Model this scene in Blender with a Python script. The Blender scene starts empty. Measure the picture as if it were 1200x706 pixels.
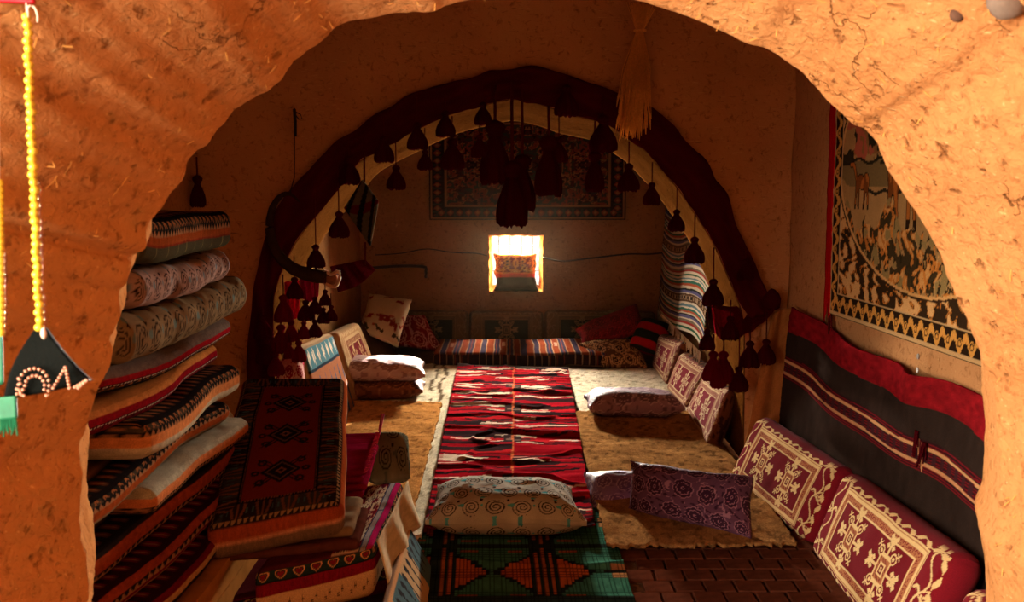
import bpy, math, random
import numpy as np
from mathutils import Vector

S = bpy.context.scene
COL = S.collection
rad = math.radians

# ------------------------------------------------------------------ camera
CAM_H, PITCH, FPX = 1.6, rad(6.3), 1250.0
cam = bpy.data.cameras.new('camera')
cam.sensor_width = 36.0
cam.lens = 36.0 * FPX / 1200.0
cam.clip_start = 0.05
cam.dof.use_dof = True
cam.dof.focus_distance = 5.2
cam.dof.aperture_fstop = 7.0
co = bpy.data.objects.new('camera', cam)
COL.objects.link(co)
co.location = (0, 0, CAM_H)
co.rotation_euler = (math.pi / 2 - PITCH, 0, 0)
S.camera = co

# ------------------------------------------------------------------ world, lights, exposure
w = bpy.data.worlds.new('sky')
S.world = w
w.use_nodes = True
bg = w.node_tree.nodes['Background']
bg.inputs['Color'].default_value = (1.0, 0.94, 0.84, 1)
bg.inputs['Strength'].default_value = 1.3


def area_light(name, loc, target, sx, sy, power, color, spread=180):
    l = bpy.data.lights.new(name, 'AREA')
    l.shape = 'RECTANGLE'
    l.size, l.size_y = sx, sy
    l.energy = power
    l.color = color
    l.spread = rad(spread)
    o = bpy.data.objects.new(name, l)
    COL.objects.link(o)
    o.location = loc
    o.rotation_euler = (Vector(target) - Vector(loc)).to_track_quat('-Z', 'Y').to_euler()
    return o


# daylight that comes in through the small window of the far chamber
area_light('window_daylight', (0.04, 10.86, 1.06), (0.0, 6.6, 0.0), 0.5, 0.42, 840, (1.0, 0.90, 0.74), 78)
# warm afternoon light falling through the doorway behind and to the left of the camera
area_light('doorway_light', (-2.75, -0.50, 1.7), (1.2, 1.1, 1.2), 1.6, 1.9, 500, (1.0, 0.88, 0.70))

# low sun that just clears the cushion in the window and strikes the pillow on the left
sl = bpy.data.lights.new('low_sun', 'SUN')
sl.energy = 130.0
sl.angle = rad(0.8)
sl.color = (1.0, 0.93, 0.82)
so = bpy.data.objects.new('low_sun', sl)
COL.objects.link(so)
so.location = (4.0, 22.0, 5.0)
so.rotation_euler = Vector((-0.93, -2.78, -0.695)).to_track_quat('-Z', 'Y').to_euler()

S.view_settings.view_transform = 'Standard'
S.view_settings.look = 'None'
S.view_settings.exposure = 0.0
S.view_settings.gamma = 1.0
S.view_settings.use_curve_mapping = False
S.cycles.use_denoising = True
S.cycles.max_bounces = 8
S.cycles.diffuse_bounces = 4

# ------------------------------------------------------------------ numeric helpers
CP, SP = math.cos(PITCH), math.sin(PITCH)


def P(x, y, d):
    """world point seen at pixel (x, y) of the photograph at depth Y = d"""
    a, b = (x - 600) / FPX, (353 - y) / FPX
    v = np.array([a, CP + b * SP, -SP + b * CP])
    v = v * (d / v[1])
    return np.array([v[0], v[1], CAM_H + v[2]])


def F(x, y, z=0.0):
    """world point of the floor (height z) seen at pixel (x, y)"""
    a, b = (x - 600) / FPX, (353 - y) / FPX
    v = np.array([a, CP + b * SP, -SP + b * CP])
    t = (z - CAM_H) / v[2]
    return np.array([v[0] * t, v[1] * t, z])


def _h(ix, iy, iz, seed):
    n = (ix.astype(np.int64) * 374761393 + iy.astype(np.int64) * 668265263 + iz.astype(np.int64) * 2147483647 + seed * 1274126177) & 0xFFFFFFFF
    n = ((n ^ (n >> 13)) * 1274126177) & 0xFFFFFFFF
    n = ((n ^ (n >> 16)) * 2246822519) & 0xFFFFFFFF
    return ((n ^ (n >> 15)) & 0xFFFF) / 65535.0


def vn(x, y, z=0.0, seed=0):
    """value noise 0..1"""
    x, y, z = np.broadcast_arrays(np.asarray(x, float), np.asarray(y, float), np.asarray(z, float))
    ix, iy, iz = np.floor(x), np.floor(y), np.floor(z)
    fx, fy, fz = x - ix, y - iy, z - iz
    fx, fy, fz = [f * f * (3 - 2 * f) for f in (fx, fy, fz)]
    r = 0
    for a in (0, 1):
        for b in (0, 1):
            for c in (0, 1):
                wgt = (fx if a else 1 - fx) * (fy if b else 1 - fy) * (fz if c else 1 - fz)
                r = r + wgt * _h(ix + a, iy + b, iz + c, seed)
    return r


def fbm(x, y, z=0.0, seed=0, o=4):
    r, a, t = 0, 0.5, 0
    for k in range(o):
        r = r + a * vn(np.asarray(x) * 2 ** k, np.asarray(y) * 2 ** k, np.asarray(z) * 2 ** k, seed + k * 17)
        t += a
        a *= 0.5
    return r / t


def lin(c):
    c = np.clip(np.asarray(c, float), 0, 1)
    return np.where(c <= 0.04045, c / 12.92, ((c + 0.055) / 1.055) ** 2.4)


def smooth_poly(pts, n, closed=False):
    """Catmull-Rom through pts, resampled to n points of equal spacing"""
    p = np.asarray(pts, float)
    q = np.vstack([p[-1], p, p[0], p[1]]) if closed else np.vstack([2 * p[0] - p[1], p, 2 * p[-1] - p[-2]])
    out = []
    for i in range(1, len(q) - 2):
        t = np.linspace(0, 1, 14, endpoint=False)[:, None]
        a, b, c, d = q[i - 1], q[i], q[i + 1], q[i + 2]
        out.append(0.5 * (2 * b + (c - a) * t + (2 * a - 5 * b + 4 * c - d) * t ** 2 + (3 * b - a - 3 * c + d) * t ** 3))
    out = np.vstack(out + [q[-2][None]])
    L = np.concatenate([[0], np.cumsum(np.linalg.norm(np.diff(out, axis=0), axis=1))])
    s = np.linspace(0, L[-1], n, endpoint=not closed)
    return np.stack([np.interp(s, L, out[:, k]) for k in range(out.shape[1])], 1)


# ------------------------------------------------------------------ mesh helpers
def mk(name, V, Fc, mat, parent=None, col=None, smooth=True):
    V = np.asarray(V, float).reshape(-1, 3)
    me = bpy.data.meshes.new(name)
    if isinstance(Fc, np.ndarray):
        Fc = Fc.reshape(-1, Fc.shape[-1])
        k = Fc.shape[1]
        me.vertices.add(len(V))
        me.vertices.foreach_set('co', V.ravel().astype(np.float32))
        me.loops.add(Fc.size)
        me.loops.foreach_set('vertex_index', Fc.ravel().astype(np.int32))
        me.polygons.add(len(Fc))
        me.polygons.foreach_set('loop_start', np.arange(0, Fc.size, k, dtype=np.int32))
        me.update(calc_edges=True)
        me.validate()
    else:
        me.from_pydata([tuple(v) for v in V], [], [tuple(f) for f in Fc])
        me.update()
    if smooth:
        me.polygons.foreach_set('use_smooth', np.ones(len(me.polygons), dtype=bool))
    if col is not None:
        c = np.ones((len(V), 4), np.float32)
        c[:, :3] = lin(np.asarray(col).reshape(-1, 3))
        at = me.color_attributes.new('Col', 'FLOAT_COLOR', 'POINT')
        at.data.foreach_set('color', c.ravel())
    me.materials.append(mat)
    o = bpy.data.objects.new(name, me)
    COL.objects.link(o)
    if parent is not None:
        o.parent = parent
        pl = parent.location
        if parent.parent is not None:
            pl = pl + parent.parent.location
        o.location = (0, 0, 0)
        me.transform(__import__('mathutils').Matrix.Translation(-pl))
    return o


def tag(o, label=None, cat=None, group=None, kind=None):
    for k, v in (('label', label), ('category', cat), ('group', group), ('kind', kind)):
        if v:
            o[k] = v
    return o


def thing(name, loc, label, cat, group=None):
    o = bpy.data.objects.new(name, None)
    o.empty_display_size = 0.05
    COL.objects.link(o)
    o.location = tuple(float(v) for v in loc)
    return tag(o, label, cat, group)


def part(o, label=None, kind=None):
    return tag(o, label, None, None, kind)


def gridf(nu, nv, off=0, wrap_u=False):
    i, j = np.meshgrid(np.arange(nu if wrap_u else nu - 1), np.arange(nv - 1), indexing='ij')
    i2 = (i + 1) % nu
    return np.stack([i * nv + j, i2 * nv + j, i2 * nv + j + 1, i * nv + j + 1], -1).reshape(-1, 4) + off


def tube(pts, r, n=8, caps=True):
    p = np.asarray(pts, float)
    m = len(p)
    r = np.broadcast_to(np.asarray(r, float), (m,))
    t = np.gradient(p, axis=0)
    t /= np.linalg.norm(t, axis=1)[:, None] + 1e-9
    ref = np.array([0, 0, 1.0]) if abs(t[0][2]) < 0.9 else np.array([1.0, 0, 0])
    a = np.cross(t, ref)
    a /= np.linalg.norm(a, axis=1)[:, None] + 1e-9
    b = np.cross(t, a)
    th = np.linspace(0, 2 * np.pi, n, endpoint=False)
    V = p[:, None] + r[:, None, None] * (a[:, None] * np.cos(th)[None, :, None] + b[:, None] * np.sin(th)[None, :, None])
    V = V.reshape(-1, 3)
    fs = []
    for i in range(m - 1):
        for j in range(n):
            k = (j + 1) % n
            fs.append((i * n + j, i * n + k, (i + 1) * n + k, (i + 1) * n + j))
    if caps:
        fs.append(tuple(range(n))[::-1])
        fs.append(tuple(range((m - 1) * n, m * n)))
    return V, fs


def join(lst):
    V, Fs, o = [], [], 0
    for v, f in lst:
        V.append(np.asarray(v, float))
        Fs += [tuple(int(i) + o for i in q) for q in f]
        o += len(v)
    return np.vstack(V), Fs


def lathe(prof, n=16, flute=0.0, nf=9, jag=0.0, seed=0):
    """profile [(r, z)] turned about z"""
    rs = np.random.RandomState(seed)
    th = np.linspace(0, 2 * np.pi, n, endpoint=False)
    V = []
    for k, (r, z) in enumerate(prof):
        rr = r * (1 + flute * np.cos(nf * th) * min(1, k / max(1, len(prof) * 0.4)))
        zz = z + (jag * rs.uniform(-1, 1, n) if k >= len(prof) - 2 else 0)
        V.append(np.stack([rr * np.cos(th), rr * np.sin(th), np.broadcast_to(zz, th.shape)], 1))
    V = np.vstack(V)
    fs = []
    for i in range(len(prof) - 1):
        for j in range(n):
            k = (j + 1) % n
            fs.append((i * n + j, (i + 1) * n + j, (i + 1) * n + k, i * n + k))
    fs.append(tuple(range(n)))
    fs.append(tuple(range((len(prof) - 1) * n, len(prof) * n))[::-1])
    return V, fs


def boxm(c, h):
    c, h = np.asarray(c, float), np.asarray(h, float)
    V = np.array([[x, y, z] for x in (-1, 1) for y in (-1, 1) for z in (-1, 1)]) * h + c
    return V, [(0, 1, 3, 2), (4, 6, 7, 5), (0, 4, 5, 1), (2, 3, 7, 6), (0, 2, 6, 4), (1, 5, 7, 3)]


def blob(c, r, n=8, m=6):
    c, r = np.asarray(c, float), np.broadcast_to(np.asarray(r, float), (3,))
    V, fs = [c + [0, 0, r[2]]], []
    for i in range(1, m):
        a = math.pi * i / m
        for j in range(n):
            t = 2 * math.pi * j / n
            V.append(c + r * [math.sin(a) * math.cos(t), math.sin(a) * math.sin(t), math.cos(a)])
    V.append(c - [0, 0, r[2]])
    for j in range(n):
        fs.append((0, 1 + j, 1 + (j + 1) % n))
    for i in range(m - 2):
        for j in range(n):
            a, b = 1 + i * n + j, 1 + i * n + (j + 1) % n
            fs.append((a, a + n, b + n, b))
    e = len(V) - 1
    for j in range(n):
        fs.append((1 + (m - 2) * n + j, e, 1 + (m - 2) * n + (j + 1) % n))
    return np.array(V), fs


# ------------------------------------------------------------------ materials
def nodes(m):
    m.use_nodes = True
    return m.node_tree.nodes, m.node_tree.links, m.node_tree.nodes['Principled BSDF']


def mud(name, c1, c2, c3, scale=1.0, bump=1.0, spots=True, cracks=0.0):
    m = bpy.data.materials.new(name)
    N, L, B = nodes(m)
    tc = N.new('ShaderNodeTexCoord')
    big = N.new('ShaderNodeTexNoise'); big.inputs['Scale'].default_value = 3.0 * scale; big.inputs['Detail'].default_value = 6
    L.new(tc.outputs['Object'], big.inputs['Vector'])
    r1 = N.new('ShaderNodeValToRGB')
    r1.color_ramp.elements[0].position = 0.32; r1.color_ramp.elements[0].color = (*c2, 1)
    r1.color_ramp.elements[1].position = 0.68; r1.color_ramp.elements[1].color = (*c1, 1)
    L.new(big.outputs['Fac'], r1.inputs['Fac'])
    # straw: thin stretched streaks in three directions
    streak, prev = [], r1.outputs['Color']
    for k, rot in enumerate(((0.3, 0.2, 0.5), (1.1, 0.4, 2.0), (0.5, 1.4, 1.1))):
        mp = N.new('ShaderNodeMapping')
        mp.inputs['Rotation'].default_value = rot
        mp.inputs['Scale'].default_value = (22 * scale, 110 * scale, 110 * scale)
        L.new(tc.outputs['Object'], mp.inputs['Vector'])
        nz = N.new('ShaderNodeTexNoise'); nz.inputs['Scale'].default_value = 1.0; nz.inputs['Detail'].default_value = 2
        L.new(mp.outputs['Vector'], nz.inputs['Vector'])
        rr = N.new('ShaderNodeValToRGB')
        rr.color_ramp.elements[0].position = 0.66; rr.color_ramp.elements[1].position = 0.74
        L.new(nz.outputs['Fac'], rr.inputs['Fac'])
        streak.append(rr.outputs['Color'])
        mx = N.new('ShaderNodeMix'); mx.data_type = 'RGBA'
        mx.inputs[7].default_value = (*(c3 if k != 1 else tuple(0.42 * v for v in c2)), 1)
        f = N.new('ShaderNodeMath'); f.operation = 'MULTIPLY'; f.inputs[1].default_value = 0.6
        L.new(rr.outputs['Color'], f.inputs[0])
        L.new(f.outputs[0], mx.inputs[0]); L.new(prev, mx.inputs[6])
        prev = mx.outputs[2]
    fine = N.new('ShaderNodeTexNoise'); fine.inputs['Scale'].default_value = 38 * scale; fine.inputs['Detail'].default_value = 8
    fine.inputs['Roughness'].default_value = 0.65; fine.inputs['Distortion'].default_value = 0.6
    L.new(tc.outputs['Object'], fine.inputs['Vector'])
    if spots:
        r2 = N.new('ShaderNodeValToRGB')
        r2.color_ramp.elements[0].position = 0.30; r2.color_ramp.elements[0].color = (0.45, 0.36, 0.32, 1)
        r2.color_ramp.elements[1].position = 0.45; r2.color_ramp.elements[1].color = (1, 1, 1, 1)
        L.new(fine.outputs['Fac'], r2.inputs['Fac'])
        mm = N.new('ShaderNodeMix'); mm.data_type = 'RGBA'; mm.blend_type = 'MULTIPLY'; mm.inputs[0].default_value = 0.9
        L.new(prev, mm.inputs[6]); L.new(r2.outputs['Color'], mm.inputs[7])
        prev = mm.outputs[2]
    if cracks:
        vo = N.new('ShaderNodeTexVoronoi'); vo.feature = 'DISTANCE_TO_EDGE'; vo.inputs['Scale'].default_value = 7.0
        wn_ = N.new('ShaderNodeTexNoise'); wn_.inputs['Scale'].default_value = 9; wn_.inputs['Detail'].default_value = 6
        L.new(tc.outputs['Object'], wn_.inputs['Vector'])
        mxv = N.new('ShaderNodeMix'); mxv.data_type = 'RGBA'; mxv.inputs[0].default_value = 0.25
        L.new(tc.outputs['Object'], mxv.inputs[6]); L.new(wn_.outputs['Color'], mxv.inputs[7])
        L.new(mxv.outputs[2], vo.inputs['Vector'])
        pit = N.new('ShaderNodeTexNoise'); pit.inputs['Scale'].default_value = 26; pit.inputs['Detail'].default_value = 5; pit.inputs['Roughness'].default_value = .6
        L.new(tc.outputs['Object'], pit.inputs['Vector'])
        r3 = N.new('ShaderNodeValToRGB')
        r3.color_ramp.elements[0].position = 0.0; r3.color_ramp.elements[0].color = (0, 0, 0, 1)
        r3.color_ramp.elements[1].position = 0.010; r3.color_ramp.elements[1].color = (1, 1, 1, 1)
        L.new(vo.outputs['Distance'], r3.inputs['Fac'])
        gate = N.new('ShaderNodeMath'); gate.operation = 'LESS_THAN'; gate.inputs[1].default_value = 0.43
        L.new(big.outputs['Fac'], gate.inputs[0])
        mxg = N.new('ShaderNodeMath'); mxg.operation = 'MAXIMUM'
        inv = N.new('ShaderNodeMath'); inv.operation = 'SUBTRACT'; inv.inputs[0].default_value = 1.0
        L.new(gate.outputs[0], inv.inputs[1])
        L.new(r3.outputs['Color'], mxg.inputs[0]); L.new(inv.outputs[0], mxg.inputs[1])
        r4 = N.new('ShaderNodeValToRGB')
        r4.color_ramp.elements[0].position = 0.27; r4.color_ramp.elements[0].color = (0, 0, 0, 1)
        r4.color_ramp.elements[1].position = 0.39; r4.color_ramp.elements[1].color = (1, 1, 1, 1)
        L.new(pit.outputs['Fac'], r4.inputs['Fac'])
        mn = N.new('ShaderNodeMath'); mn.operation = 'MINIMUM'
        L.new(mxg.outputs[0], mn.inputs[0]); L.new(r4.outputs['Color'], mn.inputs[1])
        mc = N.new('ShaderNodeMix'); mc.data_type = 'RGBA'
        mc.inputs[6].default_value = (0.45 * c2[0] + .05, 0.45 * c2[1] + .015, 0.45 * c2[2] + .005, 1)
        L.new(mn.outputs[0], mc.inputs[0]); L.new(prev, mc.inputs[7])
        prev = mc.outputs[2]
        crack_h = mn.outputs[0]
    L.new(prev, B.inputs['Base Color'])
    ad = N.new('ShaderNodeMath'); ad.operation = 'ADD'
    L.new(fine.outputs['Fac'], ad.inputs[0])
    m2 = N.new('ShaderNodeMath'); m2.operation = 'MULTIPLY'; m2.inputs[1].default_value = 0.35
    L.new(streak[0], m2.inputs[0]); L.new(m2.outputs[0], ad.inputs[1])
    if cracks:
        a2 = N.new('ShaderNodeMath'); a2.operation = 'ADD'
        m3 = N.new('ShaderNodeMath'); m3.operation = 'MULTIPLY'; m3.inputs[1].default_value = cracks
        L.new(crack_h, m3.inputs[0]); L.new(m3.outputs[0], a2.inputs[0]); L.new(ad.outputs[0], a2.inputs[1])
        ad = a2
    bp = N.new('ShaderNodeBump'); bp.inputs['Strength'].default_value = 0.85 * bump; bp.inputs['Distance'].default_value = 0.012
    L.new(ad.outputs[0], bp.inputs['Height']); L.new(bp.outputs['Normal'], B.inputs['Normal'])
    B.inputs['Roughness'].default_value = 1.0
    B.inputs['Specular IOR Level'].default_value = 0.0
    return m


def cloth(name, rough=0.9, weave=350, bump=0.35, fuzz=0.35, spec=0.0, sheen=0.0, big=0.0, color=None, trans=0.0):
    """woven fabric: the pattern comes from the mesh's own colour attribute, the nodes add yarn variation and relief"""
    m = bpy.data.materials.new(name)
    N, L, B = nodes(m)
    tc = N.new('ShaderNodeTexCoord')
    nz = N.new('ShaderNodeTexNoise'); nz.inputs['Scale'].default_value = weave; nz.inputs['Detail'].default_value = 3
    L.new(tc.outputs['Object'], nz.inputs['Vector'])
    mr = N.new('ShaderNodeMapRange')
    mr.inputs['From Min'].default_value = 0.3; mr.inputs['From Max'].default_value = 0.7
    mr.inputs['To Min'].default_value = 1 - fuzz; mr.inputs['To Max'].default_value = 1 + fuzz * 0.5
    L.new(nz.outputs['Fac'], mr.inputs['Value'])
    mx = N.new('ShaderNodeMix'); mx.data_type = 'RGBA'; mx.blend_type = 'MULTIPLY'; mx.inputs[0].default_value = 1
    if color is None:
        at = N.new('ShaderNodeAttribute'); at.attribute_name = 'Col'
        L.new(at.outputs['Color'], mx.inputs[6])
    else:
        mx.inputs[6].default_value = (*[float(v) for v in lin(np.array(color) / 255.0)], 1)
    L.new(mr.outputs[0], mx.inputs[7])
    L.new(mx.outputs[2], B.inputs['Base Color'])
    bp = N.new('ShaderNodeBump'); bp.inputs['Strength'].default_value = bump; bp.inputs['Distance'].default_value = 0.004
    L.new(nz.outputs['Fac'], bp.inputs['Height'])
    if big:
        n2 = N.new('ShaderNodeTexNoise'); n2.inputs['Scale'].default_value = 14; n2.inputs['Detail'].default_value = 5
        L.new(tc.outputs['Object'], n2.inputs['Vector'])
        b2 = N.new('ShaderNodeBump'); b2.inputs['Strength'].default_value = big; b2.inputs['Distance'].default_value = 0.02
        L.new(n2.outputs['Fac'], b2.inputs['Height']); L.new(bp.outputs['Normal'], b2.inputs['Normal'])
        L.new(b2.outputs['Normal'], B.inputs['Normal'])
    else:
        L.new(bp.outputs['Normal'], B.inputs['Normal'])
    B.inputs['Roughness'].default_value = rough
    B.inputs['Specular IOR Level'].default_value = spec
    if sheen:
        B.inputs['Sheen Weight'].default_value = sheen
        B.inputs['Sheen Roughness'].default_value = 0.5
    if trans:
        tr = N.new('ShaderNodeBsdfTranslucent')
        L.new(mx.outputs[2], tr.inputs['Color'])
        ms = N.new('ShaderNodeMixShader'); ms.inputs[0].default_value = trans
        L.new(B.outputs[0], ms.inputs[1]); L.new(tr.outputs[0], ms.inputs[2])
        L.new(ms.outputs[0], N['Material Output'].inputs['Surface'])
    return m


def plain(name, c, rough=0.6, spec=0.3, metal=0.0, nscale=60, var=0.3):
    m = bpy.data.materials.new(name)
    N, L, B = nodes(m)
    tc = N.new('ShaderNodeTexCoord')
    nz = N.new('ShaderNodeTexNoise'); nz.inputs['Scale'].default_value = nscale; nz.inputs['Detail'].default_value = 4
    L.new(tc.outputs['Object'], nz.inputs['Vector'])
    r = N.new('ShaderNodeValToRGB')
    l = lin(np.array(c) / 255.0)
    r.color_ramp.elements[0].color = (*[float(v) * (1 - var) for v in l], 1)
    r.color_ramp.elements[1].color = (*[float(min(1, v * (1 + var))) for v in l], 1)
    L.new(nz.outputs['Fac'], r.inputs['Fac']); L.new(r.outputs['Color'], B.inputs['Base Color'])
    B.inputs['Roughness'].default_value = rough
    B.inputs['Specular IOR Level'].default_value = spec
    B.inputs['Metallic'].default_value = metal
    return m


MUD_NEAR = mud('straw_mud_plaster', (0.62, 0.285, 0.105), (0.52, 0.215, 0.072), (0.80, 0.50, 0.22), 1.0, 1.2, True, 0.7)
MUD_IN = mud('brown_mud_plaster', (0.56, 0.27, 0.11), (0.47, 0.215, 0.085), (0.62, 0.36, 0.15), 0.8, 0.7)
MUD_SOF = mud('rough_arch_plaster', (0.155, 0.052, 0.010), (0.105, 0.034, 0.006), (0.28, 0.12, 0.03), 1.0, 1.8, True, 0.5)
MUD_FAR = mud('dimmed_far_plaster', (0.30, 0.135, 0.050), (0.23, 0.10, 0.036), (0.34, 0.18, 0.07), 0.8, 0.8)  # far chamber shade put into the colour: darker copy of the brown mud
MUD_FLOOR = mud('earth_floor', (0.24, 0.13, 0.07), (0.16, 0.085, 0.045), (0.3, 0.18, 0.09), 1.2, 1.2)
CLOTH = cloth('woven_wool')
CLOTH_SOFT = cloth('cotton_cover', 0.9, 500, 0.2, 0.2)
SATIN = cloth('satin_damask', 0.55, 300, 0.12, 0.12, 0.05, 0.0)
VELVET = cloth('jacquard_velvet', 0.8, 420, 0.3, 0.25, 0.0, 0.03)
FELT = cloth('felted_wool', 0.95, 120, 0.7, 0.35, 0.0, 0, 0.5)
MATM = cloth('plastic_straw_mat', 0.7, 220, 0.2, 0.15, 0.0)
TASSEL = cloth('maroon_yarn', 0.95, 260, 0.6, 0.5, 0.0, 0.0, 0, (74, 12, 18), .25)
TASSELR = cloth('crimson_yarn', 0.95, 260, 0.6, 0.5, 0.0, 0.0, 0, (112, 13, 28), .18)
THIN = cloth('thin_felt', 0.95, 200, 0.4, 0.35, 0.0, 0, 0.2, None, .5)
BAND = cloth('maroon_felt_cloth', 0.95, 200, 0.4, 0.35, 0.1, 0, 0.2, (74, 12, 14))
CORD = cloth('dark_red_cord', 0.95, 300, 0.4, 0.4, 0.0, 0, 0, (80, 22, 18))
STRAWM = plain('dry_wheat_straw', (226, 166, 88), 0.9, 0.0, 0, 90, 0.3)
STRAWB = plain('straw_flecks', (225, 165, 85), 0.8, 0.2, 0, 30, 0.3)


# ------------------------------------------------------------------ setting
def wall_ring(name, outline, yf, depth, rect, mat, closed=False, lump=0.03, layers=26, seed=1, flare=None, back_shift=(0, 0), amp2=0.012, shrink=None):
    """wall with an opening: outline [(x, z)], front face at y = yf, thickness depth, outer bounds rect = (x0, x1, z0, z1)"""
    o = np.asarray(outline, float)
    n = len(o)
    cx = 0.5 * (o[:, 0].min() + o[:, 0].max())
    cz = 0.5 * (o[:, 1].min() + o[:, 1].max()) if closed else 0.92
    d = o - [cx, cz]
    if not closed:
        d[:, 1] = np.where(o[:, 1] < cz, 0.0, d[:, 1])
    d /= np.linalg.norm(d, axis=1)[:, None] + 1e-9
    x0, x1, z0, z1 = rect
    tx = np.where(d[:, 0] > 1e-6, (x1 - o[:, 0]) / np.maximum(d[:, 0], 1e-6), np.where(d[:, 0] < -1e-6, (x0 - o[:, 0]) / np.minimum(d[:, 0], -1e-6), 1e9))
    tz = np.where(d[:, 1] > 1e-6, (z1 - o[:, 1]) / np.maximum(d[:, 1], 1e-6), np.where(d[:, 1] < -1e-6, (z0 - o[:, 1]) / np.minimum(d[:, 1], -1e-6), 1e9))
    tmax = np.minimum(tx, tz)
    kk = np.ones(31) / 31.0
    pad = np.concatenate([tmax[-40:], tmax, tmax[:40]]) if closed else np.concatenate([np.full(40, tmax[0]), tmax, np.full(40, tmax[-1])])
    for _ in range(3):
        pad = np.convolve(pad, kk, 'same')
    tmax = pad[40:-40] if len(o) > 100 else tmax
    rows = []
    fr = np.linspace(0, 1, layers) ** 1.8
    # back face, outside to inside
    bo = o + np.array(back_shift)
    if shrink:
        bo = np.array([cx, cz]) + (bo - [cx, cz]) * shrink
    for f in (1.0, 0.3, 0.06):
        q = bo + d * (tmax * f)[:, None]
        rows.append(np.stack([q[:, 0], np.full(n, yf + depth), q[:, 1]], 1))
    for s in np.linspace(1, 0, 17):
        q = o + (bo - o) * s
        y = yf + depth * s
        wob = (fbm(q[:, 0] * 5, q[:, 1] * 5, y * 5, seed) - 0.5) * 0.03 * (1 - abs(2 * s - 1)) + (fbm(q[:, 0] * 24, q[:, 1] * 24, y * 24, seed + 9) - 0.5) * 0.02 * (1 - abs(2 * s - 1))
        q = q + d * wob[:, None]
        rows.append(np.stack([q[:, 0], np.full(n, y), q[:, 1]], 1))
    for f in fr[1:]:
        s = tmax * f
        q = o + d * s[:, None]
        y = np.full(n, yf) - (flare(s) if flare is not None else 0.02 * (1 - np.exp(-s / 0.03)))
        fade = 1 - np.exp(-s / 0.05)
        y = y + ((fbm(q[:, 0] * 2.6, q[:, 1] * 2.6, 0, seed, 3) - 0.5) * 2 * lump + (fbm(q[:, 0] * 13, q[:, 1] * 13, 0, seed + 5, 4) - 0.5) * 2 * amp2) * fade
        rows.append(np.stack([q[:, 0], y, q[:, 1]], 1))
    V = np.stack(rows, 1)                       # n x rows x 3
    return V, gridf(n, len(rows), 0, closed)


# near wall: the arched opening the camera looks through (splayed, rounded jambs)
NEAR_D = 2.1
edge = [(100, 1104), (101, 900), (103, 760), (104, 700), (100, 650), (98, 600), (95, 560), (92, 532), (96, 502), (111, 472), (121, 442), (133, 411), (129, 396),
        (143, 372), (139, 345), (151, 334), (158, 312), (151, 303), (170, 289), (172, 263), (190, 241), (214, 211), (219, 186), (240, 168),
        (262, 140), (275, 126), (300, 112), (318, 100), (330, 85), (345, 68), (365, 52), (385, 38), (402, 30), (440, 21), (480, 10), (502, 9),
        (535, 1), (575, -5), (640, -8), (700, -6), (740, 0), (760, 5), (800, 16), (850, 40), (880, 52), (901, 58), (935, 82), (950, 98),
        (970, 117), (985, 130), (1001, 146), (1015, 153), (1030, 175), (1041, 200), (1055, 220), (1066, 236), (1085, 265), (1096, 286),
        (1110, 320), (1124, 350), (1140, 385), (1151, 406), (1152, 425), (1163, 446), (1165, 470), (1170, 520), (1173, 570), (1170, 612),
        (1160, 640), (1165, 665), (1169, 690), (1172, 760), (1174, 900), (1176, 1104)]
e3 = np.array([P(x, y, NEAR_D) for x, y in edge])
out = smooth_poly(e3[:, [0, 2]], 620)
out[:, 1] = np.maximum(out[:, 1], 0.0)
jit = (fbm(np.arange(620) * 0.11, 0 * np.arange(620), 0, 3, 4) - 0.5) * 0.035
c0 = np.array([0.03, 0.95])
dd = out - c0
dd /= np.linalg.norm(dd, axis=1)[:, None]
leftw = np.clip((0.2 - out[:, 0]) / 0.6, 0.35, 1.0)
out = out + dd * (jit * leftw)[:, None]


def flare(s):
    return 0.74 * (1 - np.exp(-s / 0.27)) + 0.10 * (1 - np.exp(-s / 0.9))


V, Fc = wall_ring('wall_front', out, NEAR_D, 0.32, (-4.0, 4.0, 0, 3.6), MUD_NEAR, False, 0.035, 80, 11, flare, (0, 0), 0.014, 1.12)
WF = mk('wall_front', V, Fc, MUD_NEAR)
tag(WF, 'straw-flecked mud plaster wall with the arched opening we look through', None, None, 'structure')


def near_y(x, z):
    """front face of the near wall at (x, z)"""
    d = np.hypot(out[:, 0] - x, out[:, 1] - z).min()
    return NEAR_D - float(flare(np.array(d)))


def near_depth(x, y):
    for q in np.arange(1.0, 2.1, .01):
        p = P(x, y, q)
        if q >= near_y(p[0], p[2]):
            return q
    return 2.1


rs = np.random.RandomState(5)
bits = []
cand = V[:, 22:68].reshape(-1, 3)
for k in range(900):
    p = cand[rs.randint(len(cand))]
    a = rs.uniform(0, math.pi)
    ln, t = rs.uniform(0.004, 0.016), rs.uniform(0.0005, 0.0011)
    u = np.array([math.cos(a), rs.uniform(-0.3, 0.3), math.sin(a)])
    q = p + np.array([0, -0.002, 0])
    bits.append(tube([q - u * ln, q + u * ln * 0.2, q + u * ln + np.array([0, -0.002, 0.002])], t, 4))
v_, f_ = join(bits)
part(mk('straw', v_, f_, STRAWB, WF, smooth=False), 'pale chopped straw sticking out of the plaster', 'stuff')
# two stones set in the plaster near the top right
for (x, y, r, c) in ((1180, 4, 0.026, (120, 104, 92)), (1122, 17, 0.012, (92, 66, 52))):
    p = P(x, y, near_depth(x, y))
    v_, f_ = blob((0, 0, 0), (r * 1.2, r * 0.7, r), 10, 7)
    v_ = v_ * (1 + 0.25 * (vn(v_[:, 0] * 60, v_[:, 1] * 60, v_[:, 2] * 60, 2)[:, None] - 0.5)) + p
    part(mk('stone', v_, f_, plain('grey_stone', c, 0.9, 0.2, 0, 80, 0.3), WF), 'grey pebble set in the plaster')

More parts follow.
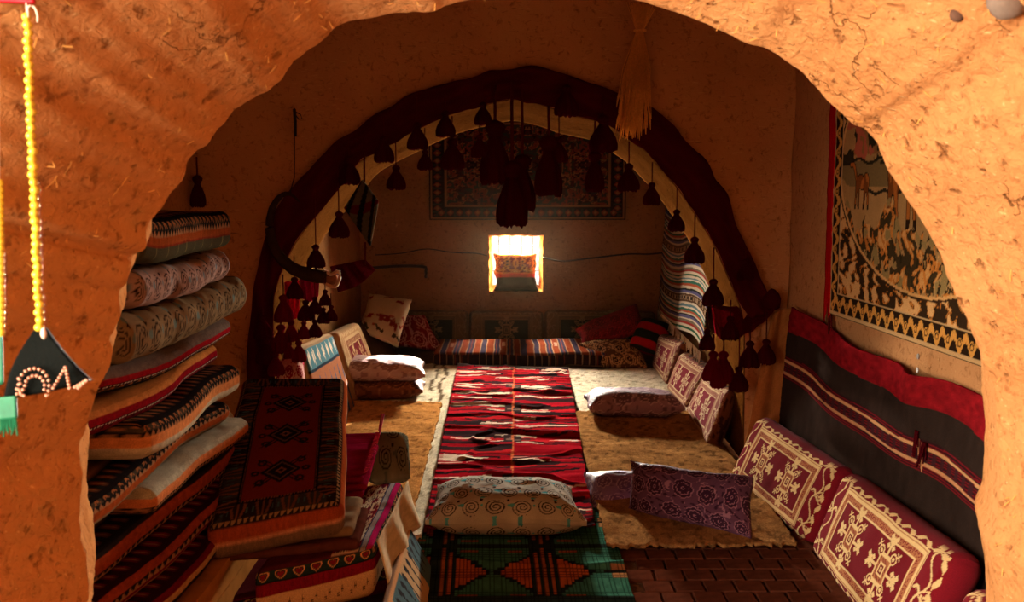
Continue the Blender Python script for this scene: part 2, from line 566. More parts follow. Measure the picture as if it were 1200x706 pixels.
# middle wall with the inner arch
MID_D, SOF = 6.0, 0.9
arch_in = [(318, 640), (318, 520), (318, 430), (319, 380), (321, 345), (332, 313), (347, 283), (367, 256), (396, 221), (417, 193), (440, 177), (472, 160), (500, 145), (530, 132), (565, 123),
           (602, 116), (640, 124), (665, 133), (700, 141), (718, 148), (740, 164), (757, 177), (775, 198), (795, 221), (815, 251), (837, 286),
           (852, 321), (865, 351), (872, 380), (873, 430), (872, 520), (872, 640)]
m3 = np.array([P(x, y, MID_D) for x, y in arch_in])
mo = smooth_poly(m3[:, [0, 2]], 260)
mo[:, 1] = np.maximum(mo[:, 1], 0.0)


def mid_shrink(o):
    return o


V, Fc = wall_ring('wall_middle', mo, MID_D, SOF, (-2.4, 2.4, 0, 3.4), MUD_IN, False, 0.03, 46, 23, None, (0, 0), 0.007)
# the soffit drops a little towards the far side
zt = np.clip((V[..., 2] - 1.0) / 1.0, 0, 1)
bk = np.clip((V[..., 1] - MID_D) / SOF, 0, 1)
nearopen = np.zeros(V.shape[:2]); nearopen[:, 2:19] = 1
V[..., 2] -= 0.07 * zt * bk * nearopen
WM = mk('wall_middle', V, Fc, MUD_IN)
tag(WM, 'brown mud wall with the inner arch', None, None, 'structure')
# arch ring (the soffit): faces between the edges, plaster darkened to mute window light
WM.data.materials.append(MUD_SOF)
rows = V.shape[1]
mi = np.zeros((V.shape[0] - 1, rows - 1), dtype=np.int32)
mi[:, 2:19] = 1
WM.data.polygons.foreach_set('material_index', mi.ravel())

# back wall with the small window
BACK_D = 10.4
wx0, wz1 = P(573, 276, BACK_D)[[0, 2]]
wx1, wz0 = P(636, 342, BACK_D)[[0, 2]]
n_ = 24
sq = []
for a, b in (((wx0, wz0), (wx1, wz0)), ((wx1, wz0), (wx1, wz1)), ((wx1, wz1), (wx0, wz1)), ((wx0, wz1), (wx0, wz0))):
    for t in np.linspace(0, 1, n_, endpoint=False):
        sq.append((a[0] + (b[0] - a[0]) * t, a[1] + (b[1] - a[1]) * t))
sq = np.array(sq)
sq += (np.stack([vn(sq[:, 0] * 30, sq[:, 1] * 30, 0, 4), vn(sq[:, 0] * 30, sq[:, 1] * 30, 3, 4)], 1) - 0.5) * 0.014
V, Fc = wall_ring('wall_back', sq, BACK_D, 0.42, (-2.2, 2.2, 0, 3.0), MUD_IN, True, 0.03, 30, 31, None, (0, 0), 0.008, .90)
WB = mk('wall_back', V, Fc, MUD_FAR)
tag(WB, 'brown mud back wall with a small square window', None, None, 'structure')
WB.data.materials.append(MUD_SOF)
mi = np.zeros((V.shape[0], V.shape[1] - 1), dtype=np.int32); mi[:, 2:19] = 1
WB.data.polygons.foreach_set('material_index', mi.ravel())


def lumpy_quad(name, c00, c10, c11, c01, nu, nv, mat, lump=0.03, seed=0, label=None):
    c00, c10, c11, c01 = [np.array(c, float) for c in (c00, c10, c11, c01)]
    u, v = np.meshgrid(np.linspace(0, 1, nu), np.linspace(0, 1, nv), indexing='ij')
    u, v = u[..., None], v[..., None]
    p = c00 * (1 - u) * (1 - v) + c10 * u * (1 - v) + c11 * u * v + c01 * (1 - u) * v
    nrm = np.cross(c10 - c00, c01 - c00); nrm /= np.linalg.norm(nrm)
    h = (fbm(p[..., 0] * 2.4, p[..., 1] * 2.4, p[..., 2] * 2.4, seed, 3) - 0.5) * 2 * lump + (fbm(p[..., 0] * 12, p[..., 1] * 12, p[..., 2] * 12, seed + 3, 3) - 0.5) * lump * 0.5
    p = p + nrm * h[..., None]
    th = nrm * -0.12
    VV = np.concatenate([p.reshape(-1, 3), (p + th).reshape(-1, 3)])
    g = gridf(nu, nv)
    per = [i * nv for i in range(nu)] + [(nu - 1) * nv + j for j in range(1, nv)] + [i * nv + nv - 1 for i in range(nu - 2, -1, -1)] + [j for j in range(nv - 2, 0, -1)]
    m = nu * nv
    side = np.array([[per[k], per[k - 1], per[k - 1] + m, per[k] + m] for k in range(len(per))])
    o = mk(name, VV, np.concatenate([g, g[:, ::-1] + m, side]), mat)
    return tag(o, label, None, None, 'structure')


def xr(d):
    """x of the right wall of the near room at depth d"""
    return 1.56 + (5.9 - d) * 0.05


lumpy_quad('wall_right', (xr(6.0), 6.0, 0), (xr(2.3), 2.3, 0), (xr(2.3), 2.3, 3.2), (xr(6.0), 6.0, 3.2), 60, 50, MUD_IN, 0.012, 41, 'orange brown mud wall behind the tapestry')
lumpy_quad('wall_left', (-1.80, 2.3, 0), (-1.80, 6.0, 0), (-1.80, 6.0, 3.2), (-1.80, 2.3, 3.2), 60, 50, MUD_IN, 0.02, 42, 'dark mud wall behind the mattress pile')
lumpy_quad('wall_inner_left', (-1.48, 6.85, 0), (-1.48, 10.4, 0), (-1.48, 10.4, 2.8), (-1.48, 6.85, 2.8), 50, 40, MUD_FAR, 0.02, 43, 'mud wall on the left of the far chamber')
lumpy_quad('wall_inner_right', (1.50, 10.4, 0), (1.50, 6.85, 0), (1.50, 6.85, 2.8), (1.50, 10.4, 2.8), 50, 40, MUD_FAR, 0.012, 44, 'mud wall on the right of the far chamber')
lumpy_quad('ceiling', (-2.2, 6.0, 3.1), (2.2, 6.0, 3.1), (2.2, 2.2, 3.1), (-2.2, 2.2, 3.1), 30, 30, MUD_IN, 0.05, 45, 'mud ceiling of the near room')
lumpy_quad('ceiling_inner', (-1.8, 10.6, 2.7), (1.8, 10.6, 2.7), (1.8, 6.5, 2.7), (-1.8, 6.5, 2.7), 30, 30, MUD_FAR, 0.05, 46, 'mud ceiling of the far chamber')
FL = lumpy_quad('floor', (-2.4, -1.5, -0.012), (2.4, -1.5, -0.012), (2.4, 10.7, -0.012), (-2.4, 10.7, -0.012), 60, 160, MUD_FLOOR, 0.008, 47, 'dark earth floor under the rugs')

# unseen room added around camera to hold back sky light, doorway on its left
lumpy_quad('wall_added_rear', (2.6, -2.2, 0), (-2.6, -2.2, 0), (-2.6, -2.2, 3.2), (2.6, -2.2, 3.2), 20, 16, MUD_IN, 0.02, 51, 'unseen mud wall added behind the camera')
lumpy_quad('wall_added_right', (2.6, 2.1, 0), (2.6, -2.2, 0), (2.6, -2.2, 3.2), (2.6, 2.1, 3.2), 20, 16, MUD_IN, 0.02, 52, 'unseen mud wall added right of the camera')
lumpy_quad('wall_added_left', (-2.6, 0.5, 0), (-2.6, 2.1, 0), (-2.6, 2.1, 3.2), (-2.6, 0.5, 3.2), 20, 16, MUD_IN, 0.02, 53, 'unseen mud wall added left of the camera beside the doorway')
lumpy_quad('ceiling_added', (-2.7, 2.1, 3.2), (2.7, 2.1, 3.2), (2.7, -2.3, 3.2), (-2.7, -2.3, 3.2), 20, 16, MUD_IN, 0.03, 54, 'unseen mud ceiling added over the camera')

lumpy_quad('wall_added_left', (-2.6, -2.2, 0), (-2.6, -1.3, 0), (-2.6, -1.3, 3.2), (-2.6, -2.2, 3.2), 20, 16, MUD_IN, 0.02, 55, 'unseen mud wall added behind the doorway to narrow it')  # added to narrow the doorway and cut sky light on the left jamb

# dark red floor tiles in the near right corner
TILE = plain('dark_red_clay', (84, 44, 30), 0.8, 0.0, 0, 25, 0.55)
tv, tf = boxm((0, 0, 0), (0.0585, 0.0585, 0.009))
tv = np.vstack([tv * [1, 1, 1]])
tm = None
rt = np.random.RandomState(8)
for i in range(11):
    for j in range(17):
        x, y = 0.52 + i * 0.122 + (0.061 if j % 2 else 0), 2.75 + j * 0.122
        if tm is None:
            b = mk('tile', tv, tf, TILE, FL, smooth=False)
            tm = b.data
            md = b.modifiers.new('edge', 'BEVEL'); md.width = 0.004; md.segments = 1
            b0 = b
        else:
            b = b0.copy(); COL.objects.link(b)
        b.location = (x, y, 0.0 + rt.uniform(-0.002, 0.002))
        b.rotation_euler = (rt.uniform(-.02, .02), rt.uniform(-.02, .02), rt.uniform(-.03, .03))
        s = rt.uniform(0.94, 1.0)
        b.scale = (s, s, 1)

# ------------------------------------------------------------------ textile patterns: f(U, V) in 0..1 -> sRGB 0..1
def rgb(*c):
    return np.array(c, float) / 255.0


def fill(U, c):
    return np.broadcast_to(rgb(*c), U.shape + (3,)).copy()


def put(img, m, c):
    img[m] = rgb(*c)


def box(x, y, a, b):
    return (np.abs(x) < a) & (np.abs(y) < b)


def disc(x, y, r):
    return x * x + y * y < r * r


def ring(x, y, r, w_):
    return np.abs(np.hypot(x, y) - r) < w_


def medallion(img, x, y, s, light, mid, dark):
    x, y = x / s, y / s
    arms = (box(x, y, .025, .46) | box(x, y, .42, .025))
    for sx, sy in ((0, .42), (0, -.42), (.38, 0), (-.38, 0)):
        q, p = x - sx, y - sy
        arms |= (np.abs(q) + np.abs(p) < .085)
        arms |= (np.abs(np.abs(q) - .07) + np.abs(np.abs(p) - .07) < .05)
    body = box(x, y, .19, .22)
    for sx in (-1, 1):
        for sy in (-1, 1):
            arms |= disc(x - sx * .19, y - sy * .23, .085)
            arms |= (np.abs(np.abs(x - sx * .28) - np.abs(y - sy * .31)) < .016) & box(x - sx * .28, y - sy * .31, .05, .05)
    put(img, arms | body, light)
    for sx in (-1, 1):
        for sy in (-1, 1):
            put(img, ring(x - sx * .19, y - sy * .23, .045, .014), dark)
    put(img, box(x, y, .15, .175), mid)
    zig = box(x, y, .135, .16) & (np.sin((x + y) * 90) > 0.1)
    put(img, zig, dark)
    put(img, box(x, y, .085, .095), light)
    put(img, box(x, y, .06, .068), dark)
    put(img, box(x, y, .032, .036), light)
    put(img, box(x, y, .014, .016), dark)


def yastik(A=2.4, light=(226, 192, 134), mid=(176, 112, 74), dark=(110, 18, 28), leafg=(120, 24, 34), n=2, frame=(226, 192, 134), sz=1.0, stip=True):
    def f(U, V):
        x, y = U * A, V
        img = fill(U, leafg)
        e = np.minimum(np.minimum(x, A - x), np.minimum(y, 1 - y))
        along = np.where((np.minimum(y, 1 - y) < np.minimum(x, A - x)), x, y)
        lf = (np.abs(e - .055 - .02 * np.sin(along * 22)) < .03 * (0.55 + .45 * np.sin(along * 44 + 1))) & (e < .11)
        put(img, lf, light)
        end = (x < .34) | (x > A - .34)
        q = np.where(x < A / 2, x, A - x)
        yy = (y * 2.6) % 1 - .5
        vine = np.abs(q - .17 - .06 * np.sin(y * 16)) < .012
        bud = ring(q - .17 + .07 * np.sign(np.sin(y * 16)), yy * .38, .042, .014) | disc(q - .17 + .07 * np.sign(np.sin(y * 16)), yy * .38, .014)
        tw = (np.abs(np.abs(yy) * .7 + (q - .2)) < .012) & (np.abs(yy) < .2)
        put(img, end & (q > .03) & (q < .30) & (vine | bud | tw), light)
        x0 = .30
        m = (q > x0) & (np.minimum(y, 1 - y) > .10)
        put(img, m, frame)
        g = np.minimum(q - x0, np.minimum(y, 1 - y) - .10)
        put(img, m & (np.abs(g - .022) < .005), mid)
        put(img, m & (g > .055) & (g < .125), mid)
        if stip:
            put(img, m & (g > .06) & (g < .12) & (vn(U * 400, V * 170, 0, 3) > .62), leafg)
        put(img, m & (g > .14), dark)
        for k in range(n):
            cx = x0 + .14 + (A - 2 * x0 - .28) * (k + .5) / n
            medallion(img, x - cx, y - .5, .62 * sz, light, mid, dark)
        return img
    return f


def swirl(base, line, spot, A=2.2, n=5, gap=0.0):
    def f(U, V):
        x, y = U * A * n, V * n
        img = fill(U, base)
        tone = fbm(U * 9, V * 7, 0, 5)[..., None]
        img *= .88 + .24 * tone
        iy = np.floor(y)
        x = x + .5 * (iy % 2)
        ix = np.floor(x)
        fx, fy = x - ix - .5, y - iy - .5
        a, r = np.arctan2(fy, fx), np.hypot(fx, fy)
        sgn = np.where((ix + iy) % 2 == 0, 1, -1)
        sp = (np.mod(r * 7.2 - sgn * a / (2 * np.pi), 1) < .36) & (r < .40) & (r > .05)
        put(img, sp, line)
        put(img, disc((fx - .42) / .8, fy - .40, .085), line)
        put(img, disc(fx + .42, fy - .10, .10) & (ix % 2 == 0), spot)
        put(img, disc((fx + .05) / 1.7, fy + .46, .06) & (np.sin(ix * 2.4 + iy) > -.3), spot)
        put(img, disc((fx - .48) / 1.3, fy - .1, .07), spot)
        return img
    return f


def flowers(base, dark, light, nx=4, ny=2, A=2.0, seed=1, leaf=None, amt=1.0):
    def f(U, V):
        img = fill(U, base)
        x, y = U * nx, V * ny
        iy = np.floor(y)
        x = x + .5 * (iy % 2)
        ix = np.floor(x)
        fx, fy = (x - ix - .5), (y - iy - .5)
        jx, jy = (_h(ix, iy, ix * 0, seed) - .5) * .25, (_h(ix, iy, ix * 0, seed + 9) - .5) * .2
        fx, fy = fx - jx, fy - jy
        r, a = np.hypot(fx, fy), np.arctan2(fy, fx)
        R = .33 + .06 * np.abs(np.cos(4 * a))
        put(img, r < R, dark)
        put(img, np.abs(r - R) < .018 * amt, light)
        R2 = .21 + .04 * np.abs(np.cos(4 * a + .4))
        put(img, np.abs(r - R2) < .014 * amt, light)
        put(img, r < .07, light)
        put(img, r < .045, dark)
        # leaves and stems
        out_ = r > R + .03
        lv = (np.sin(U * nx * 9 + 3 * np.sin(V * ny * 7)) * np.sin(V * ny * 10 + 2 * np.sin(U * nx * 5))) > .62
        put(img, out_ & lv, leaf or dark)
        st = np.abs(fbm(U * nx * 2.4, V * ny * 2.4, 0, seed + 4, 2) - .5) < .014 * amt
        put(img, out_ & st, light)
        return img
    return f


def persian(pal, A=1.5, seed=3, sc=9.0, border=.16, field_dark=None):
    """symmetric arabesque rug"""
    p = [rgb(*c) for c in pal]

    def f(U, V):
        x, y = np.abs(U - .5) * A, np.abs(V - .5)
        n1 = fbm(x * sc, y * sc, 0, seed, 3)
        n2 = fbm(x * sc * 2.3 + 7, y * sc * 2.3, 0, seed + 5, 2)
        img = np.broadcast_to(p[0], U.shape + (3,)).copy()
        img[n1 > .52] = p[1]
        img[(n2 > .60)] = p[2]
        img[np.abs(n1 - .5) < .025] = p[3]
        img[(n2 < .30)] = p[4]
        e = np.minimum(A / 2 - x, .5 - y)
        along = np.where(A / 2 - x < .5 - y, y, x)
        b = e < border
        img[b] = p[4]
        c = (along / (border * .55)) % 1 - .5
        mo = np.abs(c) + np.abs((e - border * .5) / (border * .6)) < .42
        img[b & mo] = p[1]
        img[b & (np.abs(c) + np.abs((e - border * .5) / (border * .6)) < .2)] = p[3]
        img[b & (np.abs(np.abs(c) - .42) < .06) & (np.abs(e - border * .5) < border * .28)] = p[2]
        img[(np.abs(e - border) < .010) | (np.abs(e - border * .12) < .008)] = p[3]
        img[e < border * .08] = p[4]
        return img
    return f


def diamonds3(U, V):
    """rust field with three dark stepped diamonds in a dark leafy border; U across, V along"""
    A = 2.1
    x, y = (U - .5), (V - .5) * A
    img = fill(U, (38, 30, 28))
    e = np.minimum(.5 - np.abs(x), A / 2 - np.abs(y))
    b = (e > .04) & (e < .20)
    al = np.where(.5 - np.abs(x) < A / 2 - np.abs(y), y, x)
    c = (al * 5.2) % 1 - .5
    k = e - .12
    leafy = (np.abs(np.abs(c) - .22 - k * 1.2) < .055) & (np.abs(k) < .07)
    stem = (np.abs(c) < .03) & (np.abs(k) < .075)
    bud = disc(np.abs(c) - .25, k - .045, .05)
    put(img, b & (np.floor(al * 2.6) % 2 == 0), (54, 52, 50))
    put(img, b & (leafy | stem | bud), (112, 66, 42))
    put(img, b & (np.abs(np.abs(c) - .38) < .04) & (np.abs(k) < .03), (58, 84, 84))
    tri = (np.abs(e - .022) < .018) & (((al * 22) % 1 - .5) * .036 * 2 < (e - .022))
    put(img, tri, (140, 106, 70))
    put(img, np.abs(e - .205) < .006, (20, 14, 14))
    put(img, (np.abs(e - .215) < .006) & ((al * 40) % 1 < .5), (120, 70, 44))
    fl = e > .225
    put(img, fl, (112, 36, 22))
    for cy in (-.52, 0, .52):
        q, p = x, y - cy
        dd_ = np.abs(q) / .165 + np.abs(p) / .155
        put(img, fl & (dd_ < 1), (30, 20, 20))
        put(img, fl & (np.abs(dd_ - .72) < .06), (96, 64, 44))
        put(img, fl & (dd_ < .28), (120, 70, 44))
        put(img, fl & (dd_ < .14), (34, 20, 20))
        arms = np.zeros_like(fl)
        for sx in (-1, 1):
            for sy in (-1, 1):
                arms |= ring(q - sx * .155, p - sy * .125, .028, .011)
                arms |= np.abs((q - sx * .12) * sy * sx - (p - sy * .10)) < .010
            arms |= ring(q - sx * .20, p, .024, .010)
        arms &= box(q, p, .235, .175) & (dd_ >= 1)
        put(img, fl & arms, (38, 24, 22))
    # corner spandrels at the near end
    sp = fl & ((A / 2 - y) < 0)
    return img


def kilim(U, V):
    """slit woven runner: red, black and cream bands in two halves joined by a stitched seam"""
    rs_ = np.random.RandomState(21)
    img = fill(U, (156, 24, 34))
    half = (U > .51).astype(int)
    wob = (fbm(U * 4, V * 26, 0, 2, 3) - .5) * .030 + (fbm(U * 14, V * 60, 0, 3, 2) - .5) * .006
    v = V + wob + half * .004
    y, k = 0.0, 0
    pal = [(158, 22, 34), (52, 34, 36), (170, 28, 40), (44, 32, 34), (140, 20, 32), (70, 34, 38), (176, 34, 40), (56, 36, 36)]
    while y < 1.02:
        hgt = rs_.uniform(.005, .010) if k % 2 else rs_.uniform(.006, .013)
        for h_ in (0, 1):
            cc = pal[(k + (rs_.rand() < .2)) % len(pal)]
            lo, hi = (rs_.uniform(0, .3), rs_.uniform(.6, 1)) if k % 2 and rs_.rand() < .4 else (-1, 2)
            uu = np.abs(U - .51) / .5
            put(img, (half == h_) & (v >= y) & (v < y + hgt) & (uu > lo) & (uu < hi), cc)
        y += hgt
        k += 1
    for y0 in (.06, .17, .285, .39, .50, .60, .70, .79, .87, .95):
        for h_ in (0, 1):
            uu = np.abs(U - .51) / .5
            for q in range(4):
                yy = y0 + rs_.uniform(-.022, .022)
                lo = 0.02 if rs_.rand() < .5 else rs_.uniform(.2, .6)
                hi = 1.0 if lo > .1 and rs_.rand() < .6 else min(1, lo + rs_.uniform(.25, .6))
                t = rs_.uniform(.002, .0065)
                edge_ = .04 * np.sign(np.sin(V * 900))
                m = (half == h_) & (np.abs(v - yy) < t * (.6 + .8 * fbm(U * 12, V * 3, 0, 17 + q, 2))) & (uu > lo + edge_) & (uu < hi + edge_)
                put(img, m, ((222, 198, 172), (64, 46, 44), (226, 204, 180), (206, 180, 156))[q])
        if y0 in (.17, .39, .60, .79):
            put(img, (np.abs(v - y0) < .020) & (np.abs(U - .51) < .065), (58, 44, 44))
            put(img, (np.abs(v - y0) < .004) & (np.abs(U - .51) < .05), (120, 96, 86))
    put(img, (np.abs(U - .51 - .004 * np.sin(V * 40)) < .007) & ((V * 60) % 1 < .8), (206, 110, 66))
    put(img, V > .985, (60, 52, 50))
    return img


def strawmat(U, V):
    nx, ny = 56, 62
    u, v = (np.floor(U * nx) + .5) / nx, (np.floor(V * ny) + .5) / ny
    img = fill(U, (58, 106, 86))
    wv = v * 2.6 + .28
    c = wv - np.floor(wv) - .5
    x = np.minimum(np.abs(u - .13), np.abs(u - .615))
    d = x / .215 + np.abs(c) / .40
    put(img, d < 1.14, (30, 38, 34))
    put(img, d < 1.0, (170, 82, 34))
    put(img, (x < .062), (34, 44, 38))
    put(img, (x < .046) & (d < 1.1), (160, 84, 40))
    put(img, (x < .034), (34, 44, 38))
    put(img, (x < .012), (150, 84, 44))
    put(img, (np.abs(c) > .44), (36, 46, 40))
    put(img, (np.abs(np.abs(c) - .40) < .02) & (x > .09) & (x < .17), (150, 80, 44))
    put(img, (u > .93) & (np.abs(c - .02) < .10), (176, 120, 74))
    put(img, (u > .89) & (np.abs(c - .02) < .03), (40, 40, 34))
    gx, gy = (U * nx) % 1, (V * ny) % 1
    img *= (1 - .4 * ((gx < .2) | (gy < .16)))[..., None]
    img *= (.85 + .3 * fbm(U * 56, V * 40, 0, 4, 2))[..., None]
    return img


def serape(U, V):
    """horizontal stripes; V up"""
    rs_ = np.random.RandomState(4)
    img = fill(U, (206, 186, 160))
    v = V + (fbm(U * 6, V * 6, 0, 8, 2) - .5) * .012
    cols = [(206, 186, 160), (50, 90, 66), (206, 186, 160), (150, 50, 44), (120, 104, 84), (206, 186, 160), (90, 84, 120), (44, 44, 42), (196, 176, 150), (168, 78, 50), (60, 104, 86), (214, 198, 174), (96, 120, 128)]
    y, k = 0, 0
    while y < 1:
        h_ = rs_.uniform(.008, .018)
        put(img, (v >= y) & (v < y + h_), cols[k % len(cols)])
        y += h_; k += 1
    for y0 in (.22, .55, .88):
        m = np.abs(v - y0) < .026
        put(img, m, (92, 64, 44))
        put(img, m & ((U * 36) % 1 < .45) & (np.abs(v - y0) < .014), (180, 150, 120))
        put(img, m & ((U * 18) % 1 < .2) & (np.abs(v - y0) < .010), (40, 40, 40))
    return img * .85


def blackrug(U, V):
    img = fill(U, (50, 38, 33))
    img *= (.85 + .3 * fbm(U * 60, V * 8, 0, 3, 3))[..., None]
    v = V + (fbm(U * 3, V * 2, 0, 6, 2) - .5) * .02
    top = v > .80
    put(img, top, (134, 24, 30))
    img[top] *= (.8 + .4 * fbm(U * 70, V * 30, 0, 9, 2))[top][:, None]
    b = (v > .40) & (v < .60)
    st = ((v - .40) * 75) % 1
    put(img, b, (54, 28, 30))
    put(img, b & (st < .42), (120, 28, 34))
    put(img, b & (np.abs(v - .5) < .06) & ((U * 220) % 1 < .5), (70, 36, 40))
    put(img, (np.abs(v - .545) < .011), (214, 158, 108))
    put(img, (np.abs(v - .445) < .011), (206, 146, 102))
    return img


def bedmat(U, V):
    img = fill(U, (150, 66, 36))
    k = (U * 14) % 1
    put(img, k > .5, (66, 60, 84))
    put(img, (k > .46) & (k < .52), (196, 160, 120))
    put(img, (k > .94), (196, 160, 120))
    put(img, (k > .70) & (k < .74), (150, 70, 44))
    put(img, (np.abs(k - .25) < .14) & (np.abs(((U * 14) // 1) % 4 - 1) < .5) & (np.abs(V - .5) < .12), (196, 150, 120))
    return img * .78


def bedmat_side(U, W):
    img = fill(U, (40, 22, 24))
    k = (U * 28) % 1
    put(img, k < .09, (150, 110, 80))
    put(img, (k > .3) & (k < .36), (110, 44, 34))
    return img


def feltpat(base, spot, thr=.64, s=1.0, fold=None):
    def f(U, V):
        img = fill(U, base)
        img *= (.80 + .40 * fbm(U * 30 * s, V * 60 * s, 0, 6, 4))[..., None]
        k = np.clip((fbm(U * 26 * s, V * 60 * s, 2, 9, 3) - thr) / .05, 0, .8)[..., None]
        img = img * (1 - .6 * k) + rgb(*spot) * .6 * k
        return img
    return f


def feltmarks(base, spot, uc):
    g = feltpat(base, spot, .68, .8)

    def f(U, V):
        img = g(U, V)
        for c in uc:
            m = (np.abs(U - c - .015 * np.sin(V * 30)) < .016) & (fbm(U * 30, V * 36, 0, 12, 2) > .44) & (V > .4)
            put(img, m, spot)
        return img
    return f


def tapestry(U, V):
    """woodland scene: two deer-like animals, bushes, an oval frame line and a scalloped border"""
    A = 1.55
    x, y = U * A, V
    img = fill(U, (178, 136, 84))
    img *= (.88 + .24 * fbm(U * 20, V * 12, 0, 3, 3))[..., None]
    # distance: pinkish sky, green water bands, dark foliage
    put(img, (y > .52) & (y < .62) & (fbm(x * 3, y * 30, 0, 4, 2) > .45), (128, 106, 66))
    put(img, (y > .64) & (fbm(x * 7, y * 7, 0, 7, 3) > .46), (150, 104, 60))
    put(img, (y > .60) & (fbm(x * 16, y * 16, 0, 8, 3) > .57), (52, 44, 30))
    put(img, (y > .62) & (fbm(x * 20, y * 20, 5, 9, 2) > .66), (186, 96, 70))
    put(img, (np.abs(y - .615 - .01 * np.sin(x * 30)) < .006), (48, 42, 30))
    put(img, (np.abs(y - .50 - .006 * np.sin(x * 40)) < .007) & (x > .34), (52, 44, 32))
    put(img, (y > .80) & (x > .30) & (fbm(x * 4, y * 4, 2, 19, 2) > .52), (150, 24, 26))

    def animal(ax, ay, s, flip=1):
        q, p = (x - ax) / s * flip, (y - ay) / s
        body = (q / .30) ** 2 + ((p - .02 * np.sin(q * 8)) / .15) ** 2 < 1
        rump = ((q + .2) / .15) ** 2 + ((p - .0) / .19) ** 2 < 1
        legs = np.zeros_like(body)
        for lx, t in ((-.26, -.06), (-.16, .05), (.16, -.02), (.24, .06)):
            c = lx + t * np.clip(-p / .5, 0, 1)
            legs |= (np.abs(q - c) < .048 * (1.25 + p * .9)) & (p < 0) & (p > -.52)
        neck = (np.abs(q - .28 - (p - .1) * .55) < .07) & (p > .0) & (p < .34)
        head = ((q - .50) / .14) ** 2 + ((p - .34) / .06) ** 2 < 1
        m = body | rump | legs | neck | head
        edge_m = np.zeros_like(m)
        edge_m[1:-1, 1:-1] = m[1:-1, 1:-1] & ~(m[2:, 1:-1] & m[:-2, 1:-1] & m[1:-1, 2:] & m[1:-1, :-2])
        put(img, m, (176, 102, 44))
        put(img, m & (fbm(x * 40, y * 12, 0, 14, 2) > .60), (126, 70, 32))
        put(img, edge_m, (50, 32, 20))
        put(img, legs & (p < -.42), (50, 32, 20))
    animal(.30, .535, .20, -1)
    animal(.66, .56, .36, 1)
    # bushes in the foreground
    n1 = fbm(x * 20, y * 20, 0, 22, 3)
    sp = fbm(x * 42 + np.sin(y * 40), y * 34, 0, 23, 2)
    low = y < .40 + .05 * np.sin(x * 14) - .03 * np.sin(x * 31)
    fol = low & (n1 > .45)
    put(img, fol, (66, 52, 32))
    put(img, fol & (sp > .52), (190, 116, 50))
    put(img, fol & (sp > .66), (214, 156, 90))
    put(img, low & (n1 < .38), (150, 124, 76))
    spike = (np.abs(np.sin(x * 60 + .9 * np.sin(y * 30) * np.sign(np.sin(x * 17)))) > .86) & (y < .36 + .06 * np.sin(x * 23)) & (y > .14)
    put(img, spike & (sp > .42), (52, 42, 26))
    put(img, spike & (sp > .58), (206, 128, 56))
    # oval frame: outside it a dark ground with ochre leaves
    ov = ((x - .82) / .74) ** 2 + ((y - .60) / .44) ** 2
    o_ = ov > 1.0
    put(img, o_, (54, 38, 24))
    lf = fbm(x * 24, y * 24, 0, 41, 2) + .16 * np.sin(x * 70 + 6 * np.sin(y * 40)) * np.sin(y * 62)
    put(img, o_ & (lf > .47), (192, 118, 50))
    put(img, o_ & (lf > .58), (216, 164, 104))
    put(img, o_ & (np.abs(lf - .54) < .018), (96, 58, 30))
    put(img, np.abs(ov - 1.0) < .022, (214, 160, 96))
    put(img, np.abs(ov - 1.045) < .016, (60, 40, 26))
    # straight borders
    e = np.minimum(np.minimum(x, A - x), np.minimum(y, 1 - y))
    al = np.where(np.minimum(x, A - x) < np.minimum(y, 1 - y), y, x)
    c = (al * 13) % 1 - .5
    b = e < .092
    put(img, b, (44, 30, 20))
    k = (e - .05) / .034
    mot = (np.abs(k + .9 - 2.2 * np.abs(c) * 1.6) < .40) & (np.abs(k) < .95)
    mot |= disc(np.abs(c) - .40, (k - .45) * .3, .13) | disc(c, (k + .1) * .4, .20)
    put(img, b & mot & (np.abs(k) < .95), (212, 148, 70))
    put(img, b & ring(c, (k + .1) * .4, .12, .03), (54, 34, 22))
    put(img, (np.abs(e - .091) < .004) | (np.abs(e - .008) < .004) | (np.abs(e - .014) < .002), (200, 160, 110))
    return img


def plainpat(c, var=.15, s=20):
    def f(U, V):
        img = fill(U, c)
        return img * (1 - var + 2 * var * fbm(U * s, V * s, 0, 3, 3))[..., None]
    return f


def bands(*rows):
    """side of a mattress: rows (upto, colour or f(U,W)) from the top edge (W=0) downwards"""
    def f(U, Wd):
        img = fill(U, (30, 24, 22))
        lo = 0.0
        for hi, c in rows:
            m = (Wd >= lo) & (Wd <= hi)
            if callable(c):
                img[m] = c(U, (Wd - lo) / (hi - lo))[m]
            else:
                t = (.85 + .3 * fbm(U * 90, Wd * 8, 0, 5, 2))[..., None] * rgb(*c)
                img[m] = t[m]
            lo = hi
        return img
    return f


def triangles(n, a, b):
    def f(U, q):
        img = fill(U, a)
        put(img, np.abs((U * n) % 1 - .5) * 2 < np.clip(q, 0, 1) * .95, b)
        return img
    return f


def dots(n, a, b):
    def f(U, q):
        img = fill(U, a)
        put(img, ((U * n) % 1 < .55) & (np.abs(q - .5) < .34), b)
        return img
    return f


def leafband(n, a, b, c=None):
    def f(U, q):
        img = fill(U, a)
        k = (U * n) % 1 - .5
        put(img, np.floor(U * n * .5) % 3 == 0, c or a)
        put(img, (np.abs(np.abs(k) - .25 * q - .04) < .07) & (q > .15) & (q < .9), b)
        put(img, (np.abs(k) < .05) & (q < .7), b)
        return img
    return f


